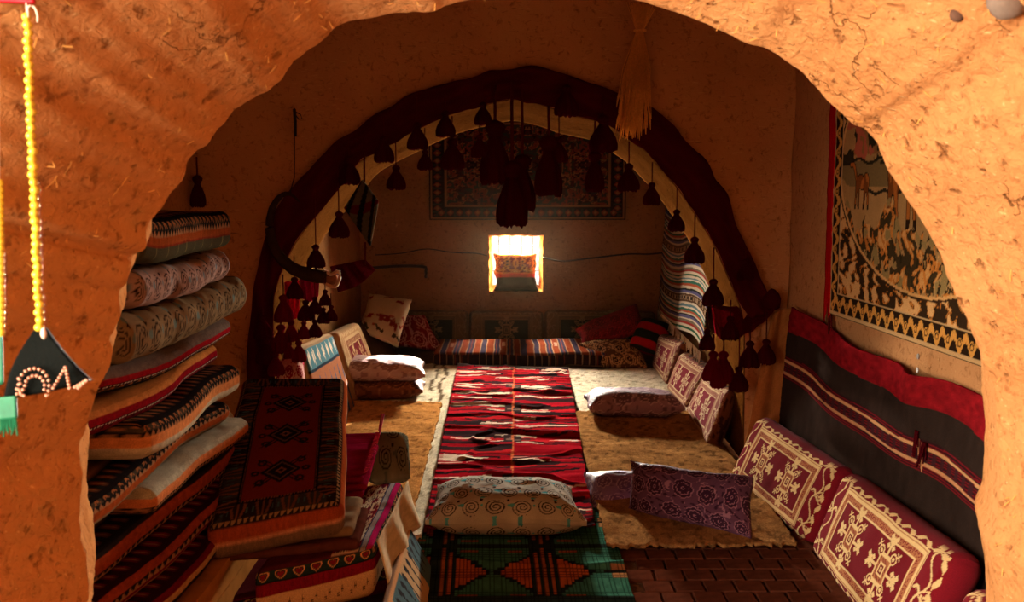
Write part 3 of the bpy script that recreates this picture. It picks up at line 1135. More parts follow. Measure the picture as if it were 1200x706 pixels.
def hearts(n, ground, line, inner):
    def f(U, q):
        img = fill(U, ground)
        x = ((U * n) % 1 - .5) * 2.3
        y = (.52 - q) * 2.3
        a, r = np.arctan2(x, y + .1), np.hypot(x, y)
        h = (x * x + (y + .1 - .55 * np.sqrt(np.abs(x) + 1e-6)) ** 2)
        put(img, h < .62, line)
        put(img, h < .36, ground)
        put(img, h < .20, inner)
        put(img, (q < .07) | (q > .95), (24, 26, 24))
        return img
    return f


def tealside(U, V):
    img = fill(U, (74, 118, 128))
    k = (U * 7) % 1
    put(img, (V < .60), (160, 98, 64))
    fl = disc((k - .5), (V - .30) * 1.2, .13) | ((np.abs(k - .5) < .05) & (V < .5)) | (np.abs(np.abs(k - .5) * 1.6 + (V - .12)) < .1)
    put(img, (V < .60) & fl, (44, 78, 104))
    put(img, (np.abs(V - .62) < .022), (30, 44, 56))
    mo = (disc((k - .3), (V - .80), .09) | disc(k - .6, V - .83, .08) | (np.abs(k - .45) < .03)) & (V > .68) & (V < .94)
    put(img, mo, (222, 204, 176))
    put(img, V > .965, (150, 120, 90))
    return img


def tealleaf(U, V):
    img = fill(U, (70, 100, 108))
    m = np.floor(U * 6) % 2 == 0
    put(img, m, (196, 158, 112))
    k = (U * 20) % 1 - .5
    put(img, (np.abs(k + .6 * (V - .5)) < .10) & (np.abs(V - .55) < .30), (34, 36, 40))
    put(img, disc(k, (V - .78) * 2, .2), (40, 40, 44))
    put(img, (V > .93), (210, 160, 110))
    return img


# ------------------------------------------------------------------ soft things
def soft(name, c00, c10, c11, c01, T, nu=40, nv=20, nw=4, r=0.02, puff=0.0, pinch=0.0, pillow=0.0, front=None, side=None, back=None,
         mat=None, parent=None, wr=0.0, wrs=6.0, seed=0, mid=False, bend=None, warp=None):
    """closed rounded slab or pillow over four corners; front pattern faces cross(u, v). side(U, W): W = 0 at the front edge"""
    c00, c10, c11, c01 = [np.array(c, float) for c in (c00, c10, c11, c01)]
    I, J, K = np.meshgrid(np.arange(nu + 1), np.arange(nv + 1), np.arange(nw + 1), indexing='ij')
    onb = (I == 0) | (I == nu) | (J == 0) | (J == nv) | (K == 0) | (K == nw)
    idx = -np.ones(I.shape, dtype=np.int64)
    n = int(onb.sum())
    idx[onb] = np.arange(n)
    i, j, k = I[onb], J[onb], K[onb]
    u, v, w_ = i / nu * 2 - 1, j / nv * 2 - 1, k / nw * 2 - 1          # w = 1 is the front
    su, sv = u, v
    if pillow:                                                          # denser towards the rims, where the pillow curves away
        u, v = .5 * u + .5 * np.sin(u * np.pi / 2), .35 * v + .65 * np.sin(v * np.pi / 2)

    def q(a, b, c, d):
        return np.stack([a, b, c, d], -1).reshape(-1, 4)
    fs = []
    for kk, flip in ((0, True), (nw, False)):
        g = idx[:, :, kk]
        x = q(g[:-1, :-1], g[1:, :-1], g[1:, 1:], g[:-1, 1:])
        fs.append(x[:, ::-1] if flip else x)
    for jj, flip in ((0, False), (nv, True)):
        g = idx[:, jj, :]
        x = q(g[:-1, :-1], g[1:, :-1], g[1:, 1:], g[:-1, 1:])
        fs.append(x[:, ::-1] if flip else x)
    for ii, flip in ((0, True), (nu, False)):
        g = idx[ii, :, :]
        x = q(g[:-1, :-1], g[1:, :-1], g[1:, 1:], g[:-1, 1:])
        fs.append(x[:, ::-1] if flip else x)
    fs = np.concatenate(fs)
    nrm = np.cross(c10 - c00, c01 - c00); nrm /= np.linalg.norm(nrm)
    a = .25 * (np.linalg.norm(c10 - c00) + np.linalg.norm(c11 - c01))
    b = .25 * (np.linalg.norm(c01 - c00) + np.linalg.norm(c11 - c10))
    t = T / 2
    x, y, z = u * a, v * b, w_ * t
    if pillow:
        h = np.clip((1 - np.abs(u) ** 4.0), 0, 1) ** .5 * np.clip((1 - np.abs(v) ** 3.4), 0, 1) ** .5
        z = w_ * (t * (1 - pillow) + t * pillow * h) * np.where(np.abs(w_) < 1, 1, 1)
        z = w_ * np.maximum(.012, t * h)
        x = u * a * (1 - pinch * (1 - v * v) * np.abs(u) ** 2)
        y = v * b * (1 - pinch * (1 - u * u) * np.abs(v) ** 2)
    else:
        rr = min(r, t * .98, a * .9, b * .9)
        cx, cy, cz = np.clip(x, -a + rr, a - rr), np.clip(y, -b + rr, b - rr), np.clip(z, -t + rr, t - rr)
        d = np.stack([x - cx, y - cy, z - cz], 1)
        L_ = np.linalg.norm(d, axis=1)
        sc_ = np.where(L_ > 1e-9, rr / np.maximum(L_, 1e-9), 0)
        x, y, z = cx + d[:, 0] * sc_, cy + d[:, 1] * sc_, cz + d[:, 2] * sc_
        if puff:
            z = z + np.sign(w_) * (np.abs(w_) > .99) * puff * (1 - u ** 2) * (1 - v ** 2)
            x = x + np.sign(u) * (np.abs(u) > .99) * puff * .5 * (1 - w_ ** 2)
            y = y + np.sign(v) * (np.abs(v) > .99) * puff * .5 * (1 - w_ ** 2)
    if wr:
        s3 = seed * 3.7
        nn = (fbm(x * wrs + s3, y * wrs, z * wrs, seed, 3) - .5) * 2 * wr
        n2 = (fbm(x * wrs * .8, y * wrs * .8 + s3, z * wrs, seed + 3, 3) - .5) * 2 * wr
        n3 = (fbm(x * wrs, y * wrs, z * wrs + s3, seed + 6, 3) - .5) * 2 * wr
        x, y, z = x + n2, y + n3, z + nn
    uu, vv = (x / a + 1) / 2, (y / b + 1) / 2
    uu_, vv_ = uu[:, None], vv[:, None]
    base = c00 * (1 - uu_) * (1 - vv_) + c10 * uu_ * (1 - vv_) + c11 * uu_ * vv_ + c01 * (1 - uu_) * vv_
    z0 = z if mid else z - t
    Pn = base + nrm * z0[:, None]
    if bend is not None:
        Pn = Pn + bend(uu, vv)
    if warp is not None:
        Pn = warp(Pn)
    U, V_ = (su + 1) / 2, (sv + 1) / 2
    g2 = np.zeros((nu + 1, nv + 1))
    col = np.zeros((n, 3))
    Ug, Vg = np.meshgrid(np.linspace(0, 1, nu + 1), np.linspace(0, 1, nv + 1), indexing='ij')
    fimg = front(Ug, Vg)
    bimg = back(Ug, Vg) if back is not None else fimg
    col = np.where((w_ >= 0)[:, None], fimg[i, j], bimg[i, j])
    if side is not None:
        sd = (np.abs(w_) < .999) & ((i == 0) | (i == nu) | (j == 0) | (j == nv))
        Us = np.where((j == 0) | (j == nv), U, V_ * (b / a))
        Wd = (1 - w_) / 2
        s_img = side(Us, Wd)
        col[sd] = s_img[sd]
        lowb = (w_ <= -.999)
        if back is None:
            col[lowb] = side(Us * 0 + .5, Wd * 0 + 1.0)[lowb]
    return mk(name, Pn, fs, mat or CLOTH, parent, col)


def whole(o, label, cat, group=None):
    return tag(o, label, cat, group)


def sheet(name, c00, c10, c11, c01, th, nu, nv, pat, mat, parent=None, lump=0.0, seed=0, warp=None, ragged=0.0, back=None, lift=None):
    """thin cloth with thickness over four corners; normal = cross(u, v)"""
    c00, c10, c11, c01 = [np.array(c, float) for c in (c00, c10, c11, c01)]
    Ug, Vg = np.meshgrid(np.linspace(0, 1, nu), np.linspace(0, 1, nv), indexing='ij')
    u, v = Ug[..., None], Vg[..., None]
    if ragged:
        eu = (fbm(Vg * 40, 0 * Vg + seed, 0, seed, 3) - .5) * ragged
        ev = (fbm(Ug * 40, 0 * Ug + seed + 5, 0, seed, 3) - .5) * ragged
        u = u + (eu * np.abs(2 * Ug - 1) ** 4)[..., None]
        v = v + (ev * np.abs(2 * Vg - 1) ** 4)[..., None]
    p = c00 * (1 - u) * (1 - v) + c10 * u * (1 - v) + c11 * u * v + c01 * (1 - u) * v
    nrm = np.cross(c10 - c00, c01 - c00); nrm /= np.linalg.norm(nrm)
    if lump:
        h = fbm(p[..., 0] * 5 + seed, p[..., 1] * 5, p[..., 2] * 5, seed, 4) * lump
        p = p + nrm * h[..., None]
    if lift is not None:
        p = p + nrm * lift(Ug, Vg)[..., None]
    if warp is not None:
        p = warp(p, Ug, Vg)
    col = pat(Ug, Vg)
    m = nu * nv
    VV = np.concatenate([p.reshape(-1, 3), (p - nrm * th).reshape(-1, 3)])
    CC = np.concatenate([col.reshape(-1, 3), (back(Ug, Vg) if back else col).reshape(-1, 3)])
    g = gridf(nu, nv)
    per = [i * nv for i in range(nu)] + [(nu - 1) * nv + j for j in range(1, nv)] + [i * nv + nv - 1 for i in range(nu - 2, -1, -1)] + [j for j in range(nv - 2, 0, -1)]
    sidef = np.array([[per[k], per[k - 1], per[k - 1] + m, per[k] + m] for k in range(len(per))])
    return mk(name, VV, np.concatenate([g, g[:, ::-1] + m, sidef]), mat, parent, CC)


def fringe(name, a, b, ln, n, mat, parent, down=(0, 0, -1), seed=0, r=0.0022):
    rs_ = np.random.RandomState(seed)
    a, b, dn = np.array(a, float), np.array(b, float), np.array(down, float)
    L = []
    for k in range(n):
        p = a + (b - a) * (k + rs_.uniform(0, .8)) / n
        l_ = ln * rs_.uniform(.6, 1.1)
        s = rs_.uniform(-.3, .3, 3) * l_
        L.append(tube([p, p + dn * l_ * .5 + s * .3, p + dn * l_ + s * .6], r, 4))
    v_, f_ = join(L)
    return part(mk(name, v_, f_, mat, parent, smooth=False), None, 'stuff')


# tassels: a prototype of each kind, then copies of the thing and its parts
def tassel_proto(matl, wide=1.0, seed=0):
    """unit tassel: skirt bottom at z = -1, cord from z = 0 upwards (cord is 1 long, scaled per copy)"""
    cv, cf = tube([(0, 0, 0), (0.004, 0, .33), (-.004, 0, .66), (0, 0, 1)], .035, 6)
    hv, hf = lathe([(.03, .02), (.12, -.02), (.17, -.09), (.15, -.17), (.11, -.2), (.13, -.22), (.10, -.25)], 14, .05, 7)
    sv, sf = lathe([(.09, -.2), (.16 * wide, -.30), (.25 * wide, -.45), (.33 * wide, -.62), (.37 * wide, -.80), (.36 * wide, -.96), (.30 * wide, -1.0), (.12 * wide, -.93)], 40, .13, 10, .06, seed)
    d = {}
    for nm, (v_, f_) in (('cord', (cv, cf)), ('knot', (hv, hf)), ('skirt', (sv, sf))):
        o = mk(nm, v_, f_, CORD if nm == 'cord' else matl)
        d[nm] = o.data
        bpy.data.objects.remove(o)
    return d


TP = [tassel_proto(TASSEL, 1.0, 1), tassel_proto(TASSELR, .9, 2), tassel_proto(TASSEL, .62, 3), tassel_proto(TASSELR, .55, 4)]


def tassel(x, ytop, yhead, ybot, d, label, kind=0, group='maroon tassels hung along the inner arch', dx=0):
    top, hd, bt = P(x, ytop, d), P(x + dx, yhead, d), P(x + dx, ybot, d)
    sz = hd[2] - bt[2]
    t = thing('tassel', hd, label, 'tassel', group)
    pr = TP[kind]
    rz = (x * 7.3 + ybot) % 6.28
    for nm in ('cord', 'knot', 'skirt'):
        o = bpy.data.objects.new(nm, pr[nm])
        COL.objects.link(o)
        o.parent = t
        if nm == 'cord':
            o.scale = (sz * .8, sz * .8, max(top[2] - hd[2], .02) )
        else:
            o.scale = (sz, sz, sz)
            o.rotation_euler = (0, 0, rz)
    return t


# ------------------------------------------------------------------ floor coverings
def rug(name, px, z, th, nu, nv, pat, mat, label, cat, lump=0.0, seed=0, ragged=0.02, group=None, lift=None):
    """px: floor corners near-left, near-right, far-right, far-left (pixels of the photograph)"""
    c = [F(x, y, z + th) for x, y in px]
    o = sheet(name, c[0], c[1], c[2], c[3], th, nu, nv, pat, mat, None, lump, seed, None, ragged, None, lift)
    return whole(o, label, cat, group)


rug('felt_rug', [(350, 632), (494, 632), (542, 427), (398, 427)], .004, .012, 60, 110, feltmarks((206, 192, 164), (92, 76, 58), (.80, .87)), FELT,
    'white felt rug with dark marks under the left edge of the striped runner', 'rug', .010, 3)
rug('felt_rug', [(684, 500), (826, 500), (772, 432), (664, 433)], .004, .012, 60, 70, feltpat((204, 190, 164), (84, 70, 54), .655, .8), FELT,
    'white speckled felt rug on the floor right of the striped runner', 'rug', .012, 4)
rug('wool_rug', [(345, 610), (484, 604), (518, 473), (366, 470)], .018, .012, 70, 90, feltpat((178, 122, 66), (84, 50, 24), .66), FELT,
    'tan brown shaggy wool rug left of the runner beside the mattress stack', 'rug', .022, 5, .03)
rug('wool_rug', [(712, 642), (936, 640), (818, 482), (672, 484)], .018, .012, 90, 120, feltpat((150, 106, 62), (72, 46, 26), .64), FELT,
    'brown shaggy wool rug right of the runner below the medallion cushions', 'rug', .026, 6, .03)
rug('straw_mat', [(470, 770), (764, 770), (711, 596), (496, 596)], .006, .006, 205, 180, strawmat, MATM,
    'green woven plastic mat with orange stepped diamonds in front', 'mat', .006, 7, .004, None,
    lambda U, V: .012 * np.exp(-((V - .52 - .02 * np.sin(U * 7)) / .018) ** 2) + .010 * np.exp(-((V - .30) / .02) ** 2))
rug('kilim_runner', [(497, 622), (697, 620), (666, 432), (536, 430)], .032, .007, 110, 330, kilim, CLOTH,
    'long red and black striped kilim runner along the middle of the floor', 'rug', .012, 8, .012, None,
    lambda U, V: .016 * fbm(U * 2.5, V * 46, 0, 44, 3) + .012 * np.exp(-((fbm(U * 1.5, V * 14, 0, 46, 2) - .5) / .03) ** 2) + .022 * np.exp(-((V - .46 + .05 * U) / .007) ** 2) * np.clip((U - .25) * 4, 0, 1) + .022 * np.exp(-((V - .80 + .09 * U) / .007) ** 2) * np.clip((U - .35) * 4, 0, 1))

# ------------------------------------------------------------------ hangings on the walls
tp = thing('tapestry', (xr(4.4) - .02, 4.4, .97), 'ochre woodland tapestry with two deer hanging on the wall over the black striped rug', 'tapestry')
part(sheet('picture', (xr(5.2) - .035, 5.2, .965), (xr(3.3) - .035, 3.3, .965), (xr(3.3) - .035, 3.3, 2.16), (xr(5.2) - .035, 5.2, 2.16), .008, 330, 210, tapestry, CLOTH, tp, .006, 3))
part(sheet('velvet_edge', (xr(5.3) - .022, 5.31, .95), (xr(5.19) - .034, 5.19, .955), (xr(5.19) - .034, 5.19, 2.17), (xr(5.3) - .022, 5.31, 2.17), .006, 8, 90, plainpat((176, 18, 20)), CLOTH, tp, .012, 3, None, .18), 'frayed red velvet edge')
fringe('fringe', (xr(5.23) - .03, 5.235, .97), (xr(5.19) - .034, 5.18, .97), .13, 5, CORD, tp, (0, -.35, -1), 3, .004)

RB = thing('striped_rug', (1.55, 4.5, .28), 'black rug with red top band and red and cream stripes pinned below the tapestry', 'rug')


def rugwarp(p, U, V):
    p = p.copy()
    p[..., 2] += .022 * np.sin(U * 9.0 + 1.2) * (.5 + .5 * V) - .022 * np.exp(-((U - .62) / .07) ** 2) * V
    p[..., 0] -= .016 * (1 + np.sin(U * 21 + 2 * np.sin(V * 3))) * (.2 + .8 * V) + .022 * np.exp(-((U - .62) / .04) ** 2) * np.clip(V * 2 - 1, 0, 1)
    return p


part(sheet('weave', (1.46, 5.70, .29), (1.60, 3.2, .22), (xr(3.2) - .035, 3.2, .83), (xr(5.72) - .035, 5.72, .915), .010, 260, 130, blackrug, CLOTH, RB, .006, 5, rugwarp, .006))
for (x, y) in ((1067, 418), (1089, 434)):
    p = P(x, y, 4.05); p[0] = xr(p[1]) - .09
    v_, f_ = tube([p, p + np.array([-.004, 0, 0])], .011, 14)
    part(mk('pin_disc', v_, f_, plain('dull_steel', (150, 140, 128), .35, .5, .8), RB, smooth=False), 'shiny metal disc pinning the red band')
q0, q1 = P(1062, 505, 4.05), P(1066, 550, 4.0)
for k, (a, c) in enumerate(((q0, TASSELR), (q0 + np.array([0, -.07, -.03]), TASSELR))):
    a = a.copy(); a[0] = xr(a[1]) - .085
    fringe('loose_thread', a + np.array([0, .015, 0]), a + np.array([0, -.015, 0]), .09, 7, TASSEL, RB, (-.1, 0, -1), k, .0035)
px_ = P(1062, 518, 4.05); px_[0] = xr(px_[1]) - .075
pt_ = sheet('patch', px_ + [0, .035, -.10], px_ + [0, -.05, -.12], px_ + [0, -.05, .0], px_ + [0, .035, .02], .005, 8, 16,
            lambda U, V: bands((.2, (40, 26, 26)), (.45, (206, 140, 96)), (.8, (90, 26, 30)), (1, (206, 140, 96)))(V, U), CLOTH, RB, .01, 2)
part(pt_, 'small mended patch with cream edges')

bl = thing('serape_blanket', (1.47, 8.9, .4), 'multicoloured striped blanket hanging on the right wall of the far chamber', 'blanket')
part(sheet('weave', (1.42, 10.15, .40), (1.40, 7.62, .38), (1.475, 7.62, 1.62), (1.475, 10.15, 1.62), .008, 120, 260, serape, CLOTH, bl, .01, 6,
           lambda p, U, V: p - np.stack([.014 * (1 + np.sin(U * 13)) * (1 - V), 0 * U, .05 * np.sin(U * 6)], -1)))
fringe('fringe', (1.39, 10.1, .40), (1.37, 7.64, .38), .10, 90, plain('cream_fringe', (206, 190, 164), .9), bl, (0, 0, -1), 8, .003)

x0_, z0_ = P(503, 258, 10.3)[[0, 2]]
x1_, z1_ = P(735, 128, 10.3)[[0, 2]]
wr_ = sheet('persian_rug', (x0_, 10.34, z0_), (x1_, 10.34, z0_), (x1_, 10.34, z1_), (x0_, 10.34, z1_), .012, 240, 150,
            persian([(64, 26, 18), (110, 46, 30), (46, 46, 38), (130, 84, 50), (34, 18, 16)], 1.55, 5, 17, .13), CLOTH, None, .012, 3)
whole(wr_, 'dark red and navy patterned rug hanging on the back wall above the window', 'rug')

bc = sheet('burlap_cloth', P(866, 548, 5.93), P(942, 556, 5.90), P(942, 356, 5.92), P(904, 366, 5.94), .006, 30, 60, plainpat((168, 106, 54), .12, 30), CLOTH, None, .02, 4,
           lambda p, U, V: p + np.stack([0 * U, -.018 * (1 + np.sin(U * 13)), -.0 * U], -1))
whole(bc, 'plain tan burlap cloth covering the pillar right of the arch', 'cloth')

# ------------------------------------------------------------------ cloth band round the inner arch
bo_px = [(290, 470), (292, 400), (296, 360), (302, 322), (312, 278), (329, 240), (347, 216), (366, 196), (388, 174), (400, 162), (420, 151), (440, 134), (462, 125), (478, 114), (500, 105), (532, 96),
         (562, 88), (592, 81), (620, 80), (645, 83), (676, 92), (712, 104), (742, 113), (765, 126), (790, 150), (800, 164), (815, 177), (830, 192),
         (840, 214), (852, 232), (861, 262), (876, 291), (890, 326), (900, 345), (904, 368)]
bi_px = [(325, 470), (322, 400), (322, 372), (323, 342), (333, 312), (348, 282), (368, 255), (397, 222), (418, 194), (441, 178), (473, 161), (501, 146), (531, 133), (566, 124), (602, 117),
         (640, 125), (665, 134), (700, 142), (718, 149), (740, 165), (757, 178), (775, 199), (795, 222), (815, 252), (837, 287), (852, 322), (866, 352), (878, 374)]
BO = smooth_poly([P(x, y, 5.93) for x, y in bo_px], 150)
BI = smooth_poly([P(x, y, 5.93) for x, y in bi_px], 150)


def bandpos(p, U, V):
    i = U * 149
    k = np.clip(i.astype(int), 0, 148)
    f = (i - k)[..., None]
    a = BO[k] * (1 - f) + BO[k + 1] * f
    b = BI[k] * (1 - f) + BI[k + 1] * f
    q = b * (1 - V[..., None]) + a * V[..., None]
    q[..., 1] -= .028 * (1 + np.sin(U * 70 + 2 * np.sin(V * 5))) * .6 + .012
    q[..., 2] += (fbm(U * 40, V * 3, 0, 5, 2) - .5) * .03
    return q


ab = sheet('arch_band', (0, 0, 0), (1, 0, 0), (1, 0, 1), (0, 0, 1), .008, 300, 10, plainpat((72, 12, 14), .2, 40), CLOTH, None, 0, 0, bandpos)
whole(ab, 'wide dark maroon cloth band following the curve of the inner arch', 'cloth band')


def drape(name, pts, dep, col, label, cat='drape', mat=None, n=26, fold=.02, group=None):
    """cloth over a four-sided outline top-left, top-right, bottom-right, bottom-left"""
    c = [P(x, y, d) for (x, y), d in zip(pts, dep)]
    o = sheet(name, c[3], c[2], c[1], c[0], .006, n, n, plainpat(col, .2, 30), mat or THIN, None, .01, 3,
              lambda p, U, V: p + np.stack([0 * U, -fold * (1 + np.sin(U * 19 + V * 2)), -.03 * np.sin(U * math.pi) * (1 - V)], -1))
    return whole(o, label, cat, group)


drape('maroon_drape', [(388, 312), (428, 304), (440, 316), (397, 342)], [6.05, 6.6, 6.8, 6.1], (86, 12, 16), 'dark maroon cloth drape behind the base of the horn')
drape('pink_drape', [(335, 330), (353, 328), (352, 369), (337, 366)], [5.9, 5.9, 5.9, 5.9], (196, 36, 66), 'bright crimson cloth strip hanging among tassels below the horn')
drape('pink_drape', [(353, 326), (376, 326), (374, 346), (354, 348)], [5.92, 5.95, 5.95, 5.92], (156, 34, 74), 'short magenta cloth strip right under the horn')
drape('maroon_drape', [(832, 358), (906, 362), (893, 378), (845, 396)], [6.3, 5.88, 5.88, 6.0], (104, 14, 20), 'dark maroon cloth drape at the right foot of the arch band')
drape('crimson_drape', [(833, 360), (858, 366), (856, 394), (838, 390)], [6.2, 5.95, 5.95, 6.15], (150, 24, 44), 'crimson folded cloth end hanging at the right foot of the arch')

# ------------------------------------------------------------------ window
wn = thing('window_1', ((wx0 + wx1) / 2, BACK_D + .3, wz0), None, None)
wn['kind'] = 'structure'
iron = plain('dark_iron', (44, 36, 30), .7, .3, .5)
for k in range(4):
    x = wx0 + (wx1 - wx0) * (k + .8) / 4.6
    v_, f_ = tube([(x, BACK_D + .36, wz0 - .02), (x, BACK_D + .36, wz1 + .02)], .0035, 6)
    part(mk('bar', v_, f_, iron, wn))
for k in range(2):
    z = wz0 + (wz1 - wz0) * (k + .7) / 2.2
    v_, f_ = tube([(wx0 - .02, BACK_D + .365, z), (wx1 + .02, BACK_D + .365, z)], .003, 6)
    part(mk('bar', v_, f_, iron, wn))
ws = thing('window_cushion', ((wx0 + wx1) / 2, BACK_D + .2, wz0), 'orange and gold patterned cushion stuffed into the small window', 'cushion')
goldpat = persian([(150, 84, 24), (196, 122, 34), (110, 32, 14), (206, 150, 60), (44, 26, 12)], 1.2, 8, 5, .02)
wa, wb = P(579, 342, 10.55), P(629, 342, 10.55)
part(soft('cover', (wa[0], 10.50, wz0 + .16), (wb[0] - .01, 10.50, wz0 + .16), (wb[0] - .0, 10.56, wz0 + .355), (wa[0] + .0, 10.56, wz0 + .36), .14, 44, 36, 4, pillow=1, pinch=.05, front=goldpat, mat=VELVET, parent=ws, wr=.018, wrs=14, mid=True))
part(soft('folded_end', (wa[0] - .01, 10.44, wz0 - .005), (wb[0] + .03, 10.44, wz0 - .005), (wb[0] - .01, 10.50, wz0 + .19), (wa[0] + .0, 10.50, wz0 + .19), .17, 36, 24, 4, pillow=1, pinch=.12,
          front=lambda U, V: bands((.62, (34, 26, 18)), (.76, (160, 40, 24)), (1, (176, 110, 44)))(U, V), mat=VELVET, parent=ws, wr=.014, wrs=14, mid=True), 'darker lower fold with a red edge')

# ------------------------------------------------------------------ medallion cushions on the right
YA = yastik()
ylab = ['maroon medallion cushion standing nearest the tan burlap pillar', 'large maroon cushion with two cream medallions under the black rug', 'maroon medallion cushion cut off by the opening edge at lower right']
b1, b2, b3 = F(850, 560), F(943, 642), F(990, 706)
b4 = b3 + (b3 - b2) * .98
yc = [(b1, b2 + [0, .03, 0], P(983, 548, 4.62), P(887, 486, 5.66)),
      (b2 + [.006, -.03, 0], b4, P(1118, 648, 3.40), P(988, 551, 4.52)),
      (b4 + [.01, -.05, 0], b4 + [.04, -.8, 0], (1.50, 2.5, .40), P(1132, 684, 3.24))]
for k, c in enumerate(yc):
    o = soft('medallion_cushion', c[0], c[1], c[2], c[3], .13, 240 if k < 2 else 90, 110 if k < 2 else 60, 6, r=.05, puff=.02, front=YA,
             side=lambda U, W_: fill(U, (112, 22, 32)), back=plainpat((96, 30, 30)), mat=VELVET, wr=.006, seed=k)
    whole(o, ylab[k], 'cushion', 'medallion cushions along the right wall')
YB = yastik(2.2, (196, 168, 132), (150, 104, 84), (112, 34, 44), (130, 78, 70), 2, (196, 166, 128), .80)
cc = [(F(763, 430), F(778, 454), P(797, 401, 8.35), P(770, 391, 9.3)),
      (F(779, 457), F(800, 482), P(829, 432, 7.45), P(796, 412, 8.15)),
      (F(801, 484), F(826, 528), P(852, 456, 6.30), P(824, 439, 7.25))]
ylab = ['pale cushion with maroon panel, farthest of the row in the far chamber', 'pale cushion with maroon medallion panel, middle of the row under the striped blanket', 'pale medallion cushion with dark brown end, nearest the burlap pillar in the inner row']
for k, c in enumerate(cc):
    o = soft('medallion_cushion', c[0], c[1], c[2], c[3], (.16, .16, .09)[k], 110, 80, 8, r=.05, puff=.02, front=YB,
             side=lambda U, W_: np.where((fbm(U * 22, W_ * 6, 0, 4, 2) > .56)[..., None], fill(U, (60, 34, 24)), fill(U, (112, 66, 38))), back=plainpat((96, 60, 40)), mat=VELVET, wr=.008, seed=k + 10)
    whole(o, ylab[k], 'cushion', 'medallion cushions in the far chamber')

# left row in the far chamber
o = soft('flower_cushion', (-1.16, 6.5, 0), (-1.10, 7.45, 0), P(390, 391, 7.45), P(356, 407, 6.5), .085, 120, 90, 5, r=.03, puff=.015,
         front=lambda U, V: tealside(U, np.clip((V - .30) / .70, 0, 1)), side=lambda U, W_: fill(U, (196, 160, 118)), mat=VELVET, wr=.006, seed=4)
whole(o, 'teal and orange flowered cushion leaning on the left wall behind the hanging tassels', 'cushion')
o = soft('framed_cushion', (-1.12, 7.62, 0), (-1.06, 8.6, 0), P(420, 378, 8.6), P(396, 390, 7.62), .13, 90, 70, 5, r=.03, puff=.015,
         front=yastik(2.0, (170, 138, 98), (120, 76, 52), (96, 20, 24), (150, 112, 76), 2, (170, 138, 98), .8), side=lambda U, W_: fill(U, (150, 116, 80)), mat=VELVET, wr=.006, seed=5)
whole(o, 'cream framed maroon cushion leaning on the left wall past the teal one', 'cushion')
o = soft('dark_cushion', (-1.10, 8.72, 0), (-1.02, 9.7, 0), (-1.28, 9.72, .40), (-1.30, 8.72, .40), .12, 40, 30, 4, r=.03, puff=.015, front=plainpat((74, 44, 26)), mat=VELVET, wr=.008, seed=6)
whole(o, 'dark brown cushion in the left back corner under the white floral pillow', 'cushion')

# back row
BCp = yastik(2.1, (120, 96, 62), (92, 70, 44), (40, 40, 30), (104, 78, 48), 1, (116, 90, 56), 1.1)
xs = [461, 549, 638, 727, 806]
for k in range(4):
    xa, xb = P(xs[k] + 1.5, 380, 10.2)[0], P(xs[k + 1] - 1.5, 380, 10.2)[0]
    xb = min(xb, 1.38)
    o = soft('back_cushion', (xa, 10.14, .02), (xb, 10.14, .02), (xb, 10.25, .375 - .01 * (k % 2)), (xa, 10.25, .375), .10, 90, 60, 4, r=.03, puff=.012, front=BCp, mat=VELVET, wr=.006, seed=k + 20)
    whole(o, ['dark green panelled cushion at the left end of the back wall', 'dark green panelled cushion below the window, left of centre', 'dark green panelled cushion against the back wall just right of the window',
              'dark green panelled cushion at the back behind the shiny red pillow'][k], 'cushion', 'dark green cushions along the back wall')

# striped bed mat at the back
ma, mb = P(507, 431, 9.18), P(700, 431, 9.18)
o = soft('bed_mat', (ma[0], 9.18, .13), (mb[0] + .22, 9.16, .13), (mb[0] + .2, 10.02, .14), (ma[0], 10.02, .14), .125, 220, 40, 8, r=.04, puff=.01, front=bedmat, side=bedmat_side, mat=CLOTH, wr=.012, wrs=5, seed=3)
whole(o, 'orange and blue striped bed mat lying along the back wall', 'mattress')


def pil(name, c, T, front, label, cat='pillow', mat=SATIN, nu=70, nv=46, wr=.012, wrs=8, seed=0, pinch=.04, mid=True, group=None, bend=None):
    o = soft(name, c[0], c[1], c[2], c[3], T, nu, nv, 4, pillow=1, pinch=pinch, front=front, mat=mat, wr=wr, wrs=wrs, seed=seed, mid=mid, bend=bend)
    return whole(o, label, cat, group)


def FLW(U, V):
    """off white cotton with loose rows of red and green sprigs"""
    img = fill(U, (206, 184, 150))
    row = np.maximum(np.exp(-((V - .30 - .10 * U) / .13) ** 2), np.exp(-((V - .78) / .10) ** 2))
    n_ = fbm(U * 9, V * 14, 0, 5, 3)
    put(img, (n_ * (.55 + .6 * row) > .60), (170, 92, 66))
    put(img, (n_ * (.55 + .6 * row) > .66), (140, 40, 34))
    put(img, (fbm(U * 14, V * 12, 4, 15, 2) * (.5 + .6 * np.exp(-((V - .16) / .09) ** 2)) > .62), (70, 62, 40))
    return img



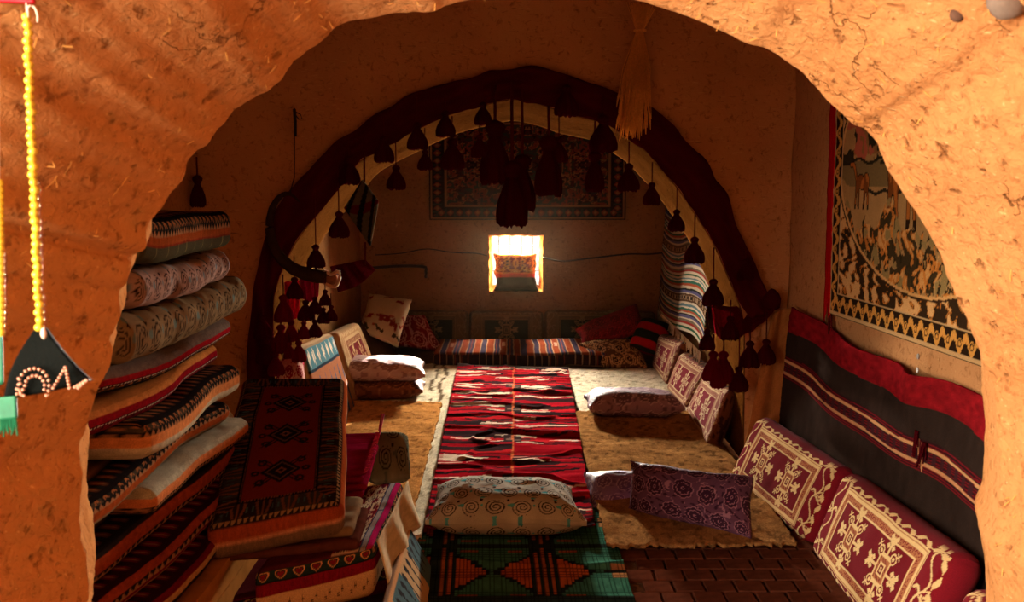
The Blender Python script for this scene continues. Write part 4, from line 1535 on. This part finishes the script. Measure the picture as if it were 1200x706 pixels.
pil('floral_pillow', (P(420, 388, 9.10), P(467, 407, 9.02), P(483, 352, 9.55), P(433, 345, 9.72)), .12, FLW, 'white pillow with red and green sprigs propped in the back left corner', mat=CLOTH_SOFT, seed=1)
pil('floral_pillow', (P(462, 404, 9.62), P(520, 413, 9.55), P(498, 371, 9.92), P(462, 368, 9.95)), .12, flowers((130, 20, 26), (120, 16, 22), (196, 120, 110), 3, 2, 1.5, 8, (176, 90, 84), 2.2), 'red pillow with pale flowers beside the white floral pillow', mat=CLOTH_SOFT, seed=2)
pil('shiny_pillow', (P(683, 405, 9.62), P(757, 388, 9.55), P(747, 357, 9.98), P(674, 387, 9.98)), .14, flowers((120, 10, 14), (96, 6, 10), (150, 20, 24), 5, 3, 1.5, 3), 'shiny red satin pillow leaning on the back cushions at right', seed=3, mat=VELVET)
pil('damask_pillow', (P(706, 429, 9.12), P(760, 434, 9.02), P(745, 399, 9.5), P(679, 403, 9.52)), .15, flowers((92, 58, 36), (60, 36, 24), (186, 140, 92), 4, 3, 1.5, 12, (170, 124, 80), 2.4), 'brown and gold damask pillow lying at the right end of the bed mat', mat=VELVET, seed=4)


def redgreen(U, V):
    img = fill(U, (30, 36, 26))
    put(img, (np.abs(V - .12) < .09) | (np.abs(V - .52) < .09) | (np.abs(V - .94) < .07), (150, 16, 20))
    return img


pil('striped_bolster', (P(737, 404, 9.30), P(771, 415, 9.12), P(791, 386, 9.36), P(753, 375, 9.62)), .20, redgreen, 'dark green bolster with bright red stripes in the right back corner', mat=CLOTH, seed=5, pinch=.02)

# satin pillows on the floor of the far chamber
SAT1 = flowers((176, 140, 132), (140, 100, 94), (196, 166, 156), 4, 2, 1.6, 5)
SAT2 = flowers((116, 66, 44), (84, 44, 30), (150, 96, 62), 4, 2, 1.6, 6)
a_, b_ = P(397, 470, 7.66), P(497, 472, 7.66)
pil('satin_pillow', ((a_[0], 7.62, .085), (b_[0], 7.66, .085), (b_[0] - .02, 8.04, .085), (a_[0] - .03, 8.02, .085)), .15, SAT2, 'brown patterned satin pillow underneath the pale pink one on the left', seed=6)
pil('satin_pillow', ((a_[0] - .07, 7.64, .22), (b_[0] + .005, 7.68, .205), (b_[0] - .03, 8.12, .225), (a_[0] - .08, 8.10, .245)), .16, SAT1, 'pale pink satin pillow on top catching bright window light at left', seed=7)
a_, b_ = P(690, 498, 7.0), P(803, 500, 6.95)
pil('satin_pillow', ((a_[0], 6.98, .115), (b_[0], 6.94, .115), (b_[0] - .03, 7.36, .115), (a_[0] - .01, 7.38, .115)), .17, flowers((150, 120, 134), (110, 84, 100), (186, 160, 170), 4, 2, 1.6, 15), 'mauve satin pillow lying on the floor right of the runner', seed=8, wr=.016)

# purple pillows and the turquoise pillow at the front
PUR = flowers((98, 62, 82), (60, 30, 48), (160, 112, 128), 6, 3, 1.6, 21, None, .9)
pil('purple_pillow', (F(736, 606) + [0, 0, .03], F(880, 640) + [0, 0, .03], P(882, 560, 4.88), P(738, 541, 5.16)), .16, PUR, 'large purple damask pillow tilted up on its edge at the front', nu=150, nv=90, seed=9, wr=.012)
pil('purple_pillow', (P(690, 600, 5.10), P(775, 606, 5.12), P(775, 556, 5.46), P(684, 556, 5.46)), .13, flowers((136, 108, 140), (110, 80, 116), (176, 150, 170), 4, 3, 1.4, 22, None, 1.2), 'small lilac damask pillow behind the large purple one', seed=10, nu=90, nv=60)
TEAL = swirl((178, 172, 158), (50, 36, 36), (84, 168, 182), 1.75, 4.4)
a_, b_ = P(500, 632, 4.7), P(689, 632, 4.7)
pil('swirl_pillow', ((a_[0] + .005, 4.57, .112), (b_[0] - .015, 4.55, .112), (b_[0] - .06, 5.06, .118), (a_[0] + .02, 5.08, .118)), .20, TEAL, 'turquoise and beige pillow with swirl print across the end of the runner', mat=CLOTH_SOFT, nu=220, nv=130, seed=11, wr=.012, pinch=.05)

# ------------------------------------------------------------------ mattress pile along the left wall
XL = -1.66
TRI = triangles(34, (30, 26, 24), (150, 100, 66))
DOT = dots(60, (60, 14, 18), (200, 176, 150))
LEAF = leafband(22, (34, 32, 30), (150, 92, 54), (66, 56, 44))
ORG = (140, 64, 30)
darktop = persian([(44, 30, 26), (110, 60, 36), (36, 40, 36), (150, 96, 60), (26, 20, 20)], 2.2, 9, 7, .2)
redtop = persian([(90, 20, 22), (120, 26, 28), (60, 16, 20), (150, 100, 70), (40, 14, 16)], 2.2, 10, 7, .2)


def pilemat(zb, zt, xf, y0, y1, side, top, label, tilt=0.0, seed=0, wr=.009, sag=.02, name='folded_mattress', xfar=None, r=.035, puff=.01):
    xfar = xf if xfar is None else xfar
    zb += .010
    tilt = .012
    c00, c10 = (xf, y0, zt + tilt), (xfar, y1, zt)
    c11, c01 = (XL, y1, zt), (XL, y0, zt + tilt)
    o = soft(name, c00, c10, c11, c01, zt - zb, 200, 26, 22, r=r, puff=puff, front=top, side=side, mat=CLOTH, wr=wr, wrs=4, seed=seed,
             bend=lambda u, v: np.stack([.02 * np.sin(u * 5 + seed), 0 * u, -.010 * np.sin(u * math.pi) + .006 * np.sin(u * 9 + 2)], 1))
    return whole(o, label, 'mattress', 'mattresses piled against the left wall')


plainred = (104, 18, 24)
pilemat(1.345, 1.495, -1.10, 3.1, 4.22, bands((.28, LEAF), (.42, TRI), (.62, ORG), (.68, (120, 40, 26)), (1, lambda U, q: np.where((((U * 9) % 1 < .06) | (np.abs(q - .5) < .03))[..., None], fill(U, (110, 96, 60)), fill(U, (70, 62, 44))))), darktop,
        'black and orange patterned mattress at the very top of the left pile', 0, 1)
SW1, SW2 = swirl((160, 126, 114), (44, 24, 26), (110, 116, 120), 6, 2.0), swirl((124, 100, 72), (44, 30, 24), (96, 110, 104), 6, 2.0)


def fold2(f):
    return lambda U, W_: f(U, .5 + W_ * .5)


for (z0p, z1p, xf, y0, y1, pf, lb, sd) in ((1.225, 1.345, -1.10, 3.15, 4.18, SW1, 'pinkish grey swirl print bolster, second from the top of the left pile', 3), (1.075, 1.225, -1.09, 3.0, 4.44, SW2, 'brown swirl print bolster lying under the pinkish grey one', 4)):
    o = soft('swirl_bolster', (xf, y0, z1p), (xf, y1, z1p), (XL, y1, z1p), (XL, y0, z1p), z1p - z0p, 170, 40, 16, r=.07, puff=.0, front=lambda U, V, pf=pf: pf(U, V * .8), side=lambda U, W_, pf=pf: pf(U, 1.0 - W_ * .45), mat=CLOTH_SOFT, wr=.014, wrs=6, seed=sd,
             bend=lambda u, v: np.stack([0 * u, 0 * u, .03 * (1 - u) * 0 - .015 * np.sin(u * math.pi)], 1))
    whole(o, lb, 'bolster')
pilemat(.985, 1.075, -1.12, 2.9, 4.26, bands((.42, (96, 76, 66)), (.68, (130, 20, 26)), (.78, DOT), (1, LEAF)), plainpat((96, 78, 68)), 'grey sheeted mattress with a red edge under the swirl bolsters', .0, 5)
pilemat(.895, .985, -1.13, 2.75, 4.12, bands((.35, (176, 108, 54)), (.62, (120, 18, 26)), (.74, DOT), (1, leafband(26, (116, 30, 34), (60, 18, 20)))), plainpat((150, 92, 46)), 'tan lined red mattress folded over, fifth from the top', .0, 6)
pilemat(.775, .895, -1.07, 3.0, 4.18, bands((.24, LEAF), (.40, TRI), (.68, (196, 120, 70)), (1, (176, 160, 132))), darktop, 'mattress with orange band and pale sheet jutting from the middle of the pile', .02, 7)
pilemat(.685, .775, -1.10, 2.62, 4.05, bands((.25, LEAF), (.42, TRI), (.72, ORG), (1, (120, 96, 70))), darktop, 'dark leaf patterned mattress with red orange edge under the jutting one', .03, 8)
pilemat(.595, .690, -1.06, 3.05, 4.15, bands((.28, (160, 150, 128)), (.60, (190, 110, 64)), (.75, TRI), (1, LEAF)), plainpat((150, 140, 120)), 'pale sheeted mattress with a rust band, upside down in the pile', .015, 9)
pilemat(.500, .605, -1.10, 2.6, 4.1, bands((.22, (40, 30, 26)), (.62, (146, 60, 30)), (.78, TRI), (1, (44, 30, 26))), darktop, 'mattress with a broad rust edge low in the left pile', .035, 10)
pilemat(.415, .510, -1.05, 2.65, 4.2, bands((.4, (140, 56, 30)), (.6, TRI), (.75, plainred), (1, (150, 100, 54))), redtop, 'rust edged mattress with tan lining near the bottom of the pile', .02, 11)
pilemat(.330, .420, -1.02, 2.7, 4.2, bands((.35, plainred), (.55, (176, 130, 84)), (1, (40, 26, 24))), redtop, 'dark red mattress lying on the wooden chest', .0, 12)
ch = thing('wooden_chest', (-1.3, 3.4, 0), 'tan wooden chest carrying the mattress pile', 'chest')
wood = plain('worn_wood', (166, 104, 50), .9, .0, 0, 14, .35)
for k in range(3):
    v_, f_ = boxm((-1.33, 3.45, .04 + .095 * k + .005), (.33, .80, .044))
    b = part(mk('plank', v_, f_, wood, ch, smooth=False))
v_, f_ = boxm((-1.32, 3.45, .314), (.355, .83, .014))
part(mk('lid', v_, f_, wood, ch, smooth=False))

# ------------------------------------------------------------------ front stack
tm_ = [P(240, 620, 3.45), P(401, 590, 3.62), P(405, 441, 4.92), P(284, 441, 4.86)]
o = soft('diamond_mattress', tm_[0], tm_[1], tm_[2], tm_[3], .135, 130, 220, 10, r=.04, puff=.008, front=diamonds3,
         side=bands((.08, (60, 30, 24)), (.44, (146, 64, 30)), (.52, (190, 130, 96)), (1, (112, 88, 70))), mat=CLOTH, wr=.008, wrs=4, seed=2)
whole(o, 'rust red mattress with three dark diamonds on top of the front stack', 'mattress')


def hz(x, y, z):
    return F(x, y, z)


h10, h11, h00 = hz(437, 641, .315), hz(473, 562, .315), hz(297, 673, .315)
h01 = h00 + (h11 - h10)
HE = hearts(7, (34, 50, 46), (206, 150, 96), (120, 30, 34))
HASH = lambda U, q: np.where((((np.abs((U * 9 + .3 * np.floor(q * 2)) % 1 - .5) < .10) & (np.abs(q - .45) < .2)) & ((np.abs(((U * 9) % 1 - .5) * 9 % .9 - .4) < .12) | (np.abs((q * 9) % 1 - .5) < .18)))[..., None], fill(U, (70, 50, 44)), fill(U, (206, 168, 124)))
htop = lambda U, V: np.where((U > .93)[..., None], fill(U, (170, 30, 84)), np.where((U > .86)[..., None], dots(60, (60, 66, 90), (150, 140, 140))(V, (U - .86) / .07), np.where((U > .62)[..., None], persian([(120, 30, 40), (190, 170, 140), (90, 24, 40), (190, 160, 130), (60, 20, 30)], 1.5, 14, 16, .02)(U, V), plainpat((74, 24, 26))(U, V))))
o = soft('heart_mattress', h00, h10, h11, h01, .185, 230, 60, 44, r=.03, puff=.006, front=htop, side=bands((.26, HE), (.48, (124, 20, 34)), (1, HASH)), mat=CLOTH, wr=.010, wrs=5, seed=4)
whole(o, 'mattress with a row of heart motifs and cream underside in the front stack', 'mattress')
g10, g11, g00 = hz(464, 660, .125), hz(478, 600, .125), hz(250, 706, .125)
o = soft('heart_mattress', g00, g10, g11, g00 + (g11 - g10), .118, 230, 50, 28, r=.03, puff=.006, front=htop, side=bands((.08, (110, 24, 60)), (.50, hearts(8, (34, 50, 46), (206, 150, 96), (120, 30, 34))), (1, (120, 20, 40))), mat=CLOTH, wr=.008, wrs=5, seed=5)
whole(o, 'lowest heart bordered mattress of the front stack', 'mattress')
# cream cloth hanging over the right side
s0, s1 = hz(441, 636, .325), hz(474, 566, .325)
o = sheet('cream_cloth', s0 + [.035, -.02, -.215], s1 + [.045, 0, -.17], s1 + [.012, 0, .006], s0 + [.004, -.01, .006], .006, 110, 40, plainpat((214, 192, 156), .1), CLOTH_SOFT, None, .010, 7,
          lambda p, U, V: p + np.stack([.012 * np.sin(U * 15 + V * 2) * (1 - V) ** .7 + .012 * (1 - V), 0 * U, -.02 * np.sin(U * 7) * (1 - V)], -1))
whole(o, 'cream cotton cloth hanging in folds over the side of the heart mattress', 'cloth')
o = soft('teal_cushion', (-.272, 2.75, .006), (-.330, 4.30, .006), (-.425, 4.30, .19), (-.415, 2.75, .19), .04, 160, 40, 5, r=.02, puff=.01, front=tealleaf, side=lambda U, W_: fill(U, (130, 108, 90)), mat=VELVET, wr=.006, seed=6)
whole(o, 'teal and cream leaf patterned cushion standing against the right side of the front stack', 'cushion')
SWD = swirl((112, 106, 84), (34, 30, 24), (80, 84, 70), 1.6, 2)
pil('swirl_cushion', (P(430, 560, 4.78), P(482, 558, 4.80), P(478, 514, 5.08), P(428, 515, 5.10)), .16, SWD, 'dark olive swirl print cushion behind the heart mattress', mat=CLOTH_SOFT, seed=12, pinch=.01)
fb = thing('folded_blanket', (-.75, 4.4, .32), 'crimson folded blanket with pink fringe beside the diamond mattress', 'blanket')
for k in range(4):
    z = .330 + .026 * (k + 1)
    dx = (.0, .012, -.008, .006)[k]
    part(soft('fold', (-.98, 4.12 + .02 * k, z), (-.600 + dx, 4.20 + .02 * k, z), (-.625 + dx, 4.80, z + .03), (-.98, 4.80, z + .03), .025, 40, 40, 3, r=.014, front=lambda U, V, k=k: bands((.4, (110, 16, 36)), (.6, (50, 60, 44)), (1, (130, 18, 44)))(V, U), mat=CLOTH, parent=fb, wr=.006, seed=k))
fringe('fringe', (-.60, 4.2, .435), (-.625, 4.8, .465), .05, 26, plain('pink_yarn', (176, 40, 80), .9), fb, (.5, 0, .2), 3, .003)
v_, f_ = tube([(-.60, 4.72, .49), (-.59, 4.74, .56), (-.575, 4.7, .57), (-.58, 4.62, .52), (-.59, 4.55, .47)], .004, 6)
part(mk('loose_yarn', v_, f_, plain('pink_yarn', (176, 40, 80), .9), fb), 'loose pink yarn loop')
gb = thing('grey_blanket', (-.7, 3.9, .32), 'grey brown blanket folded in loops under the diamond mattress', 'blanket')
for k, (zz, xe) in enumerate(((.352, -.535), (.390, -.56))):
    part(soft('fold', (-1.06, 3.50 + .03 * k, zz - .005), (xe, 3.64 + .03 * k, zz), (xe - .02, 4.04, zz), (-1.06, 4.04, zz), .036, 60, 24, 4, r=.017, front=plainpat(((84, 44, 34), (124, 100, 76))[k]), mat=CLOTH_SOFT, parent=gb, wr=.010, seed=k))
# pale strip of cloth caught by the light between pile and stack
o = soft('striped_cloth', P(222, 566, 3.75), P(236, 560, 3.72), P(268, 478, 4.42), P(256, 478, 4.44), .05, 14, 60, 3, r=.02, front=lambda U, V: bands((.3, (214, 196, 170)), (.42, (90, 130, 140)), (.7, (206, 186, 160)), (.8, (160, 80, 70)), (1, (214, 200, 176)))(V, U), mat=CLOTH_SOFT, wr=.01, seed=8)
whole(o, 'narrow white and teal striped cloth squeezed between the pile and the diamond mattress', 'cloth')
pil('pink_pillow', (P(322, 455, 5.75), P(358, 452, 5.75), P(356, 424, 6.0), P(330, 428, 6.0)), .16, flowers((206, 160, 150), (150, 30, 50), (220, 190, 176), 3, 2, 1.3, 7, (170, 50, 60)), 'small pink and white pillow below the left tassels', mat=CLOTH_SOFT, seed=13)

# ------------------------------------------------------------------ tassels
ARCH = [  # x, cord top, head, bottom, kind
    (409, 160, 184, 216), (397, 196, 248, 278), (370, 225, 287, 314), (345, 300, 325, 350), (450, 135, 160, 190), (464, 164, 194, 222), (489, 112, 144, 175),
    (498, 150, 176, 199), (522, 105, 130, 160), (530, 136, 163, 198), (566, 92, 120, 146), (562, 130, 158, 184), (655, 128, 162, 190), (664, 92, 100, 136),
    (707, 110, 136, 178), (737, 166, 192, 224), (764, 190, 214, 240), (793, 220, 246, 271), (814, 250, 278, 308), (836, 290, 327, 358), (874, 292, 304, 328)]
def_names = ['first', 'second', 'third', 'fourth', 'fifth', 'sixth', 'seventh', 'eighth', 'ninth', 'tenth', 'eleventh', 'twelfth', 'thirteenth', 'fourteenth', 'fifteenth', 'sixteenth', 'seventeenth', 'eighteenth', 'nineteenth', 'twentieth', 'twenty-first', 'twenty-second', 'twenty-third']
for k, (x, a, h, b) in enumerate(sorted(ARCH)):
    tassel(x, a, h, b, 5.84 - .012 * (k % 2), 'short dark maroon tassel under the arch band, %s from the left' % def_names[k], 0)
LONG = [(580, 100, 142, 214, 2), (600, 96, 190, 264, 2), (643, 124, 160, 228, 2), (697, 142, 178, 224, 2), (612, 98, 182, 246, 2)]
for k, (x, a, h, b, kd) in enumerate(sorted(LONG)):
    tassel(x, a, h, b, 5.86 - .04 * (k % 2), 'long slender maroon tassel at the crown of the arch, %s from the left' % def_names[k], kd, 'long tassels at the crown of the arch')
LEFTC = [(332, 322, 346, 377, 1), (329, 366, 381, 413, 1), (323, 402, 413, 440, 1), (341, 366, 376, 400, 1), (350, 386, 400, 424, 1), (339, 390, 401, 420, 1), (358, 336, 352, 376, 0), (356, 366, 377, 397, 1),
         (369, 364, 375, 395, 0), (369, 330, 348, 368, 0), (381, 326, 340, 358, 0), (379, 352, 361, 379, 0), (388, 344, 358, 376, 0), (308, 350, 370, 397, 0), (311, 384, 397, 426, 0)]
for k, (x, a, h, b, kd) in enumerate(sorted(LEFTC)):
    tassel(x, a, h, b, 5.78 - .02 * (k % 3), '%s tassel in the cluster under the horn, %s from the left' % ('crimson' if kd else 'dark maroon', def_names[k]), kd, 'tassels clustered under the horn')
RIGHTC = [(829, 362, 386, 410, 0), (856, 352, 371, 398, 0), (836, 392, 412, 446, 1), (848, 392, 412, 448, 1), (842, 420, 428, 454, 1), (879, 386, 400, 430, 0), (898, 366, 398, 426, 0), (866, 396, 430, 458, 0)]
for k, (x, a, h, b, kd) in enumerate(sorted(RIGHTC)):
    tassel(x, a, h, b, 5.80 - .02 * (k % 3), '%s tassel at the right foot of the arch, %s from the left' % ('crimson' if kd else 'dark maroon', def_names[k]), kd, 'tassels at the right foot of the arch')
tassel(231, 184, 206, 242, 5.92, 'dark tassel hanging behind the left edge of the opening above the pile', 2, 'tassel above the pile')
kn = P(905, 352, 5.86)
v_, f_ = blob(kn, (.05, .035, .06), 10, 7)
v_ = v_ + (np.stack([vn(v_[:, 0] * 50, v_[:, 1] * 50, v_[:, 2] * 50, s) for s in (1, 2, 3)], 1) - .5) * .03
whole(mk('cloth_knot', v_, f_, TASSEL), 'dark knotted cloth end where the arch band meets the burlap', 'knot')

# ------------------------------------------------------------------ horn on its string
hp = [(351, 237), (344, 230), (335, 227), (325, 234), (318, 248), (316, 268), (320, 287), (328, 301), (342, 314), (358, 321), (372, 324), (383, 325)]
H3 = smooth_poly([P(x, y, 5.80) for x, y in hp], 60)
hr = np.interp(np.linspace(0, 1, 60), [0, .15, .5, .85, 1], [.004, .014, .027, .036, .038])
hr = hr * (1 + .04 * np.sin(np.arange(60) * 1.3))
horn = thing('animal_horn', P(380, 325, 5.80), 'curved dark animal horn hanging by a string at the left of the arch', 'horn')
v_, f_ = tube(H3, hr, 14)
part(mk('horn_body', v_, f_, plain('dark_horn', (52, 36, 24), .8, .0, 0, 40, .4), horn))
sk = smooth_poly([P(x, y, 5.79) for x, y in ((380, 318), (388, 322), (396, 318), (398, 326), (393, 336), (384, 334), (379, 330))], 24, True)
v_, f_ = tube(np.vstack([sk, sk[:1]]), .010, 6, False)
c_, g_ = blob(P(387, 327, 5.81), (.045, .03, .04), 10, 7)
part(mk('horn_root', c_ * 1.0, g_, plain('rough_bone', (120, 70, 40), .85, .2, 0, 50, .5), horn))
part(mk('broken_rim', v_, f_, plain('pale_bone', (206, 160, 124), .8), horn), 'pale broken rim of the horn root')
v_, f_ = tube([P(345, 132, 5.90), P(345, 208, 5.84), P(340, 226, 5.80)], .0035, 5)
part(mk('string', v_, f_, plain('dark_string', (40, 30, 24), .9), horn))
v_, f_ = join([tube([P(345, 128, 5.98), P(345, 128, 5.86)], .006, 6), tube([P(345, 128, 5.9), P(346, 144, 5.9), P(346, 160, 5.9)], .009, 6), tube([P(346, 131, 5.89), P(352, 134, 5.88), P(354, 139, 5.88), P(350, 140, 5.88), P(346, 134, 5.88)], .003, 5)])
part(mk('nail', v_, f_, plain('dark_string', (34, 26, 22), .9), horn), 'wrapped nail with a looped string end')

# diamond shaped cloth amulet
dm = thing('cloth_amulet', P(425, 287, 5.8), 'diamond shaped black and cream cloth amulet hanging at the left of the arch', 'amulet')
part(soft('cloth', P(404, 244, 5.84), P(434, 288, 5.80), P(443, 236, 5.78), P(425, 211, 5.82), .03, 40, 40, 3, pillow=1, pinch=.0,
          front=lambda U, V: np.where((np.abs(((U * 1.3 + V * .3) % .5) - .25) < .10)[..., None], fill(U, (24, 22, 20)), np.where((np.abs(U - V) < .12)[..., None], fill(U, (80, 20, 20)), fill(U, (84, 74, 54)))), mat=CLOTH, parent=dm, mid=True))
v_, f_ = tube([P(427, 168, 5.85), P(427, 213, 5.81)], .006, 6)
part(mk('cord', v_, f_, CORD, dm))
v_, f_ = tube([P(428, 284, 5.80), P(428, 312, 5.80)], .005, 6)
part(mk('lower_cord', v_, f_, CORD, dm))

# ------------------------------------------------------------------ broom of wheat ears
br = thing('wheat_broom', P(748, 150, 5.82), 'bundle of dry wheat ears hung upside down over the arch', 'broom')
rs = np.random.RandomState(12)
L = []
tie = P(750, 36, 5.84)
for k in range(300):
    a = rs.uniform(-1, 1); b = rs.uniform(-1, 1)
    top = P(751 + a * 12 * (1 if rs.rand() < .8 else 1.4), rs.uniform(2, 12), 5.86 + .03 * b)
    q0 = tie + np.array([a * .018, b * .02, 0])
    end = P(742 + a * rs.uniform(8, 23), rs.uniform(112, 152), 5.84 - .07 + .07 * b)
    mid_ = q0 * .45 + end * .55 + rs.uniform(-.012, .012, 3) + np.array([a * .012, 0, 0])
    L.append(tube([top, q0, mid_, end], [.0016, .0022, .0026, .0014], 3))
    if k % 2 == 0:
        e2 = end + (end - mid_) * .25
        L.append(tube([end * .75 + mid_ * .25, end * .9 + mid_ * .1, end, e2], [.002, .0065, .005, .0012], 4))
v_, f_ = join(L)
part(mk('stalks', v_, f_, STRAWM, br, smooth=False), None, 'stuff')
v_, f_ = tube([tie + np.array([math.cos(t) * .028, math.sin(t) * .026, .0]) for t in np.linspace(0, 6.4, 20)], .008, 6)
part(mk('tie', v_, f_, STRAWM, br))
v_, f_ = tube([tie + [0, .03, .1], tie + [0, .15, .12]], .006, 6)
part(mk('nail', v_, f_, iron, br))

# ------------------------------------------------------------------ pipe and wires on the back wall
pp = [P(436, 314, 10.33), P(470, 312, 10.32), P(497, 313, 10.32), P(499, 318, 10.3), P(499, 326, 10.3)]
v_, f_ = tube(smooth_poly(pp, 30), .014, 8)
whole(mk('bent_pipe', v_, f_, plain('dull_pipe', (60, 44, 34), .6, .3, .2)), 'thin dark bent pipe on the back wall left of the window', 'pipe')
v_, f_ = tube(smooth_poly([P(x, y, 10.34) for x, y in ((440, 299), (470, 297), (500, 292), (530, 296), (558, 297), (571, 300))], 40), .005, 5)
whole(mk('wall_wire', v_, f_, iron), 'thin dark wire on the back wall between pipe and window', 'wire')
v_, f_ = tube(smooth_poly([P(x, y, 10.34) for x, y in ((637, 302), (660, 306), (690, 303), (735, 298), (760, 298), (782, 296))], 50), .008, 5)
whole(mk('wall_wire', v_, f_, iron), 'dark twisted wire on the back wall right of the window', 'wire')

# ------------------------------------------------------------------ beaded ornaments on the near wall
OD = min(near_depth(x, y) for x, y in ((5, 460), (45, 384), (105, 446), (32, 20), (40, 250))) - .05
YB1 = plain('yellow_glass_bead', (226, 196, 62), .25, .6, 0, 90, .15)
bd = thing('beaded_ornament', P(47, 385, OD), 'string of yellow beads holding a black triangular amulet with beaded motif', 'ornament')
bv, bf = blob((0, 0, 0), (.0073, .0073, .0066), 12, 8)
bm_ = None
path = smooth_poly([P(x, y, OD) for x, y in ((32, 20), (34, 80), (37, 160), (41, 250), (44, 330), (47, 384))], 41)
for k, p in enumerate(path):
    if bm_ is None:
        b = mk('bead', bv, bf, YB1); b.parent = bd; bm_ = b
    else:
        b = bm_.copy(); COL.objects.link(b)
    b.location = Vector(p) - bd.location + Vector(((k * 37 % 5 - 2) * .0006, 0, 0))
    s = .9 + .2 * ((k * 53 % 7) / 7)
    b.scale = (s, s, 1)
v_, f_ = tube([P(31, 2, OD), P(34, 80, OD), P(41, 250, OD), P(47, 388, OD)], .0014, 5)
part(mk('thread', v_, f_, plain('white_thread', (226, 206, 186), .8), bd))
v_, f_ = tube(smooth_poly([P(x, y, OD - 0.005) for x, y in ((33, 20), (33, 8), (40, 8), (44, 18), (44, 26))], 16), .0014, 5)
part(mk('loop', v_, f_, plain('white_thread', (226, 206, 186), .8), bd), 'white thread loop at the top')
BLK = cloth('black_satin', .7, 300, .2, .2, .05, 0, 0, (9, 13, 11))
o = sheet('amulet', P(4, 466, OD - 0.02), P(105, 446, OD - 0.01), P(52, 384, OD), P(42, 384, OD), .012, 24, 20, plainpat((24, 30, 26), .2), BLK, bd, .0, 1,
          lambda p, U, V: p + np.stack([-.006 * np.sin(U * 0 + V * 3.1) * (1 - U), -.008 * np.sin(V * math.pi), -.004 * np.sin(U * math.pi) * (1 - V) - .002 * (1 - U) * (1 - V)], -1))
part(o, 'black triangular cloth amulet')
PK = plain('bronze_pink_bead', (206, 150, 124), .3, .6, .2, 90, .4)
motif = []
for a in np.linspace(0.0, 1.0, 15):
    t = math.pi * (1.18 - 1.38 * a)
    motif.append((40 + 18 * math.cos(t), 452 - 20 * math.sin(t)))
for a in np.linspace(.1, 1.0, 9):
    t = math.pi * (1.1 - 1.2 * a)
    motif.append((41 + 11.5 * math.cos(t), 453 - 12.5 * math.sin(t)))
for a in np.linspace(0, 1, 7):
    motif.append((62.5 + 14 * a, 455 - 24 * a))
for a in np.linspace(.15, 1, 6):
    motif.append((77 + 4.5 * a, 431 + 24 * a))
for a in np.linspace(0, 1, 5):
    motif.append((88 + 13 * a, 454 - 8 * a))
for a in np.linspace(0, 1, 4):
    motif.append((92 + 9 * a, 455 - 8 * a))
motif += [(22, 444), (24, 450), (20, 456), (24, 460), (28, 464), (20, 462), (27, 457)]
pm = None
for k, (x, y) in enumerate(motif):
    p = P(x, y, OD - 0.025)
    if pm is None:
        b = mk('seed_bead', bv * .36, bf, PK); b.parent = bd; pm = b
    else:
        b = pm.copy(); COL.objects.link(b)
    b.location = Vector(p) - bd.location
v_, f_ = blob(P(51, 391, OD - 0.015), (.005, .004, .009), 8, 6)
part(mk('clasp', v_, f_, plain('pale_shell', (226, 196, 176), .3, .5), bd), 'pale drop shaped clasp')
GRN = plain('green_satin', (20, 110, 76), .5, .4, 0, 60, .4)
o = sheet('ribbon', P(0, 492, OD - 0.03), P(20, 490, OD - 0.03), P(19, 464, OD - 0.03), P(-2, 466, OD - 0.03), .006, 10, 12, plainpat((20, 110, 76)), GRN, bd, .006, 2)
part(o, 'green satin ribbon end')
fringe('tassel_end', P(0, 490, OD - 0.03), P(19, 488, OD - 0.03), .026, 30, GRN, bd, (0, 0, -1), 2, .0014)

bd2 = thing('beaded_ornament', P(0, 390, OD), 'second yellow bead string with green tail at the left picture edge', 'ornament')
for k in range(24):
    b = bm_.copy(); COL.objects.link(b); b.parent = bd2
    b.location = Vector(P(-1 + .1 * k, 215 + k * 7.6, OD)) - bd2.location
v_, f_ = tube([P(-2, -5, OD), P(-1, 215, OD), P(1, 395, OD)], .0014, 5)
part(mk('thread', v_, f_, plain('white_thread', (226, 206, 186), .8), bd2))
o = sheet('ribbon', P(-8, 455, OD), P(4, 450, OD), P(3, 392, OD), P(-6, 392, OD), .004, 8, 14, plainpat((20, 110, 76)), GRN, bd2, .004, 2)
part(o, 'green satin ribbon')
REDS = cloth('red_satin', .5, 300, .2, .2, .3, 0, 0, (190, 14, 34))
rp = thing('red_cloth', P(20, 0, OD), 'scrap of bright red cloth from which the yellow beads hang', 'cloth')
o = sheet('cloth', P(-8, 2, OD), P(41, 4, OD), P(38, -26, OD + 0.01), P(-8, -26, OD + 0.01), .008, 20, 12, plainpat((190, 14, 34)), REDS, rp, .01, 2)
part(o)
v_, f_ = tube([P(20, -24, OD + 0.005), P(20, -24, OD + 0.15)], .004, 6)
part(mk('nail', v_, f_, iron, rp))

# ------------------------------------------------------------------ dusty air of the far chamber
hv, hf = boxm((0, 8.62, 1.2), (1.30, 1.66, 1.18))
hm = bpy.data.materials.new('dusty_air')
hm.use_nodes = True
hn, hl = hm.node_tree.nodes, hm.node_tree.links
hn.remove(hn['Principled BSDF'])
vs = hn.new('ShaderNodeVolumeScatter')
vs.inputs['Color'].default_value = (1.0, 0.74, 0.46, 1)
vs.inputs['Density'].default_value = 0.00015
vs.inputs['Anisotropy'].default_value = 0.86
hl.new(vs.outputs[0], hn['Material Output'].inputs['Volume'])
hz_ = mk('haze', hv, hf, hm, None, None, False)
tag(hz_, 'faint dusty haze around the bright window', 'haze', None, 'stuff')
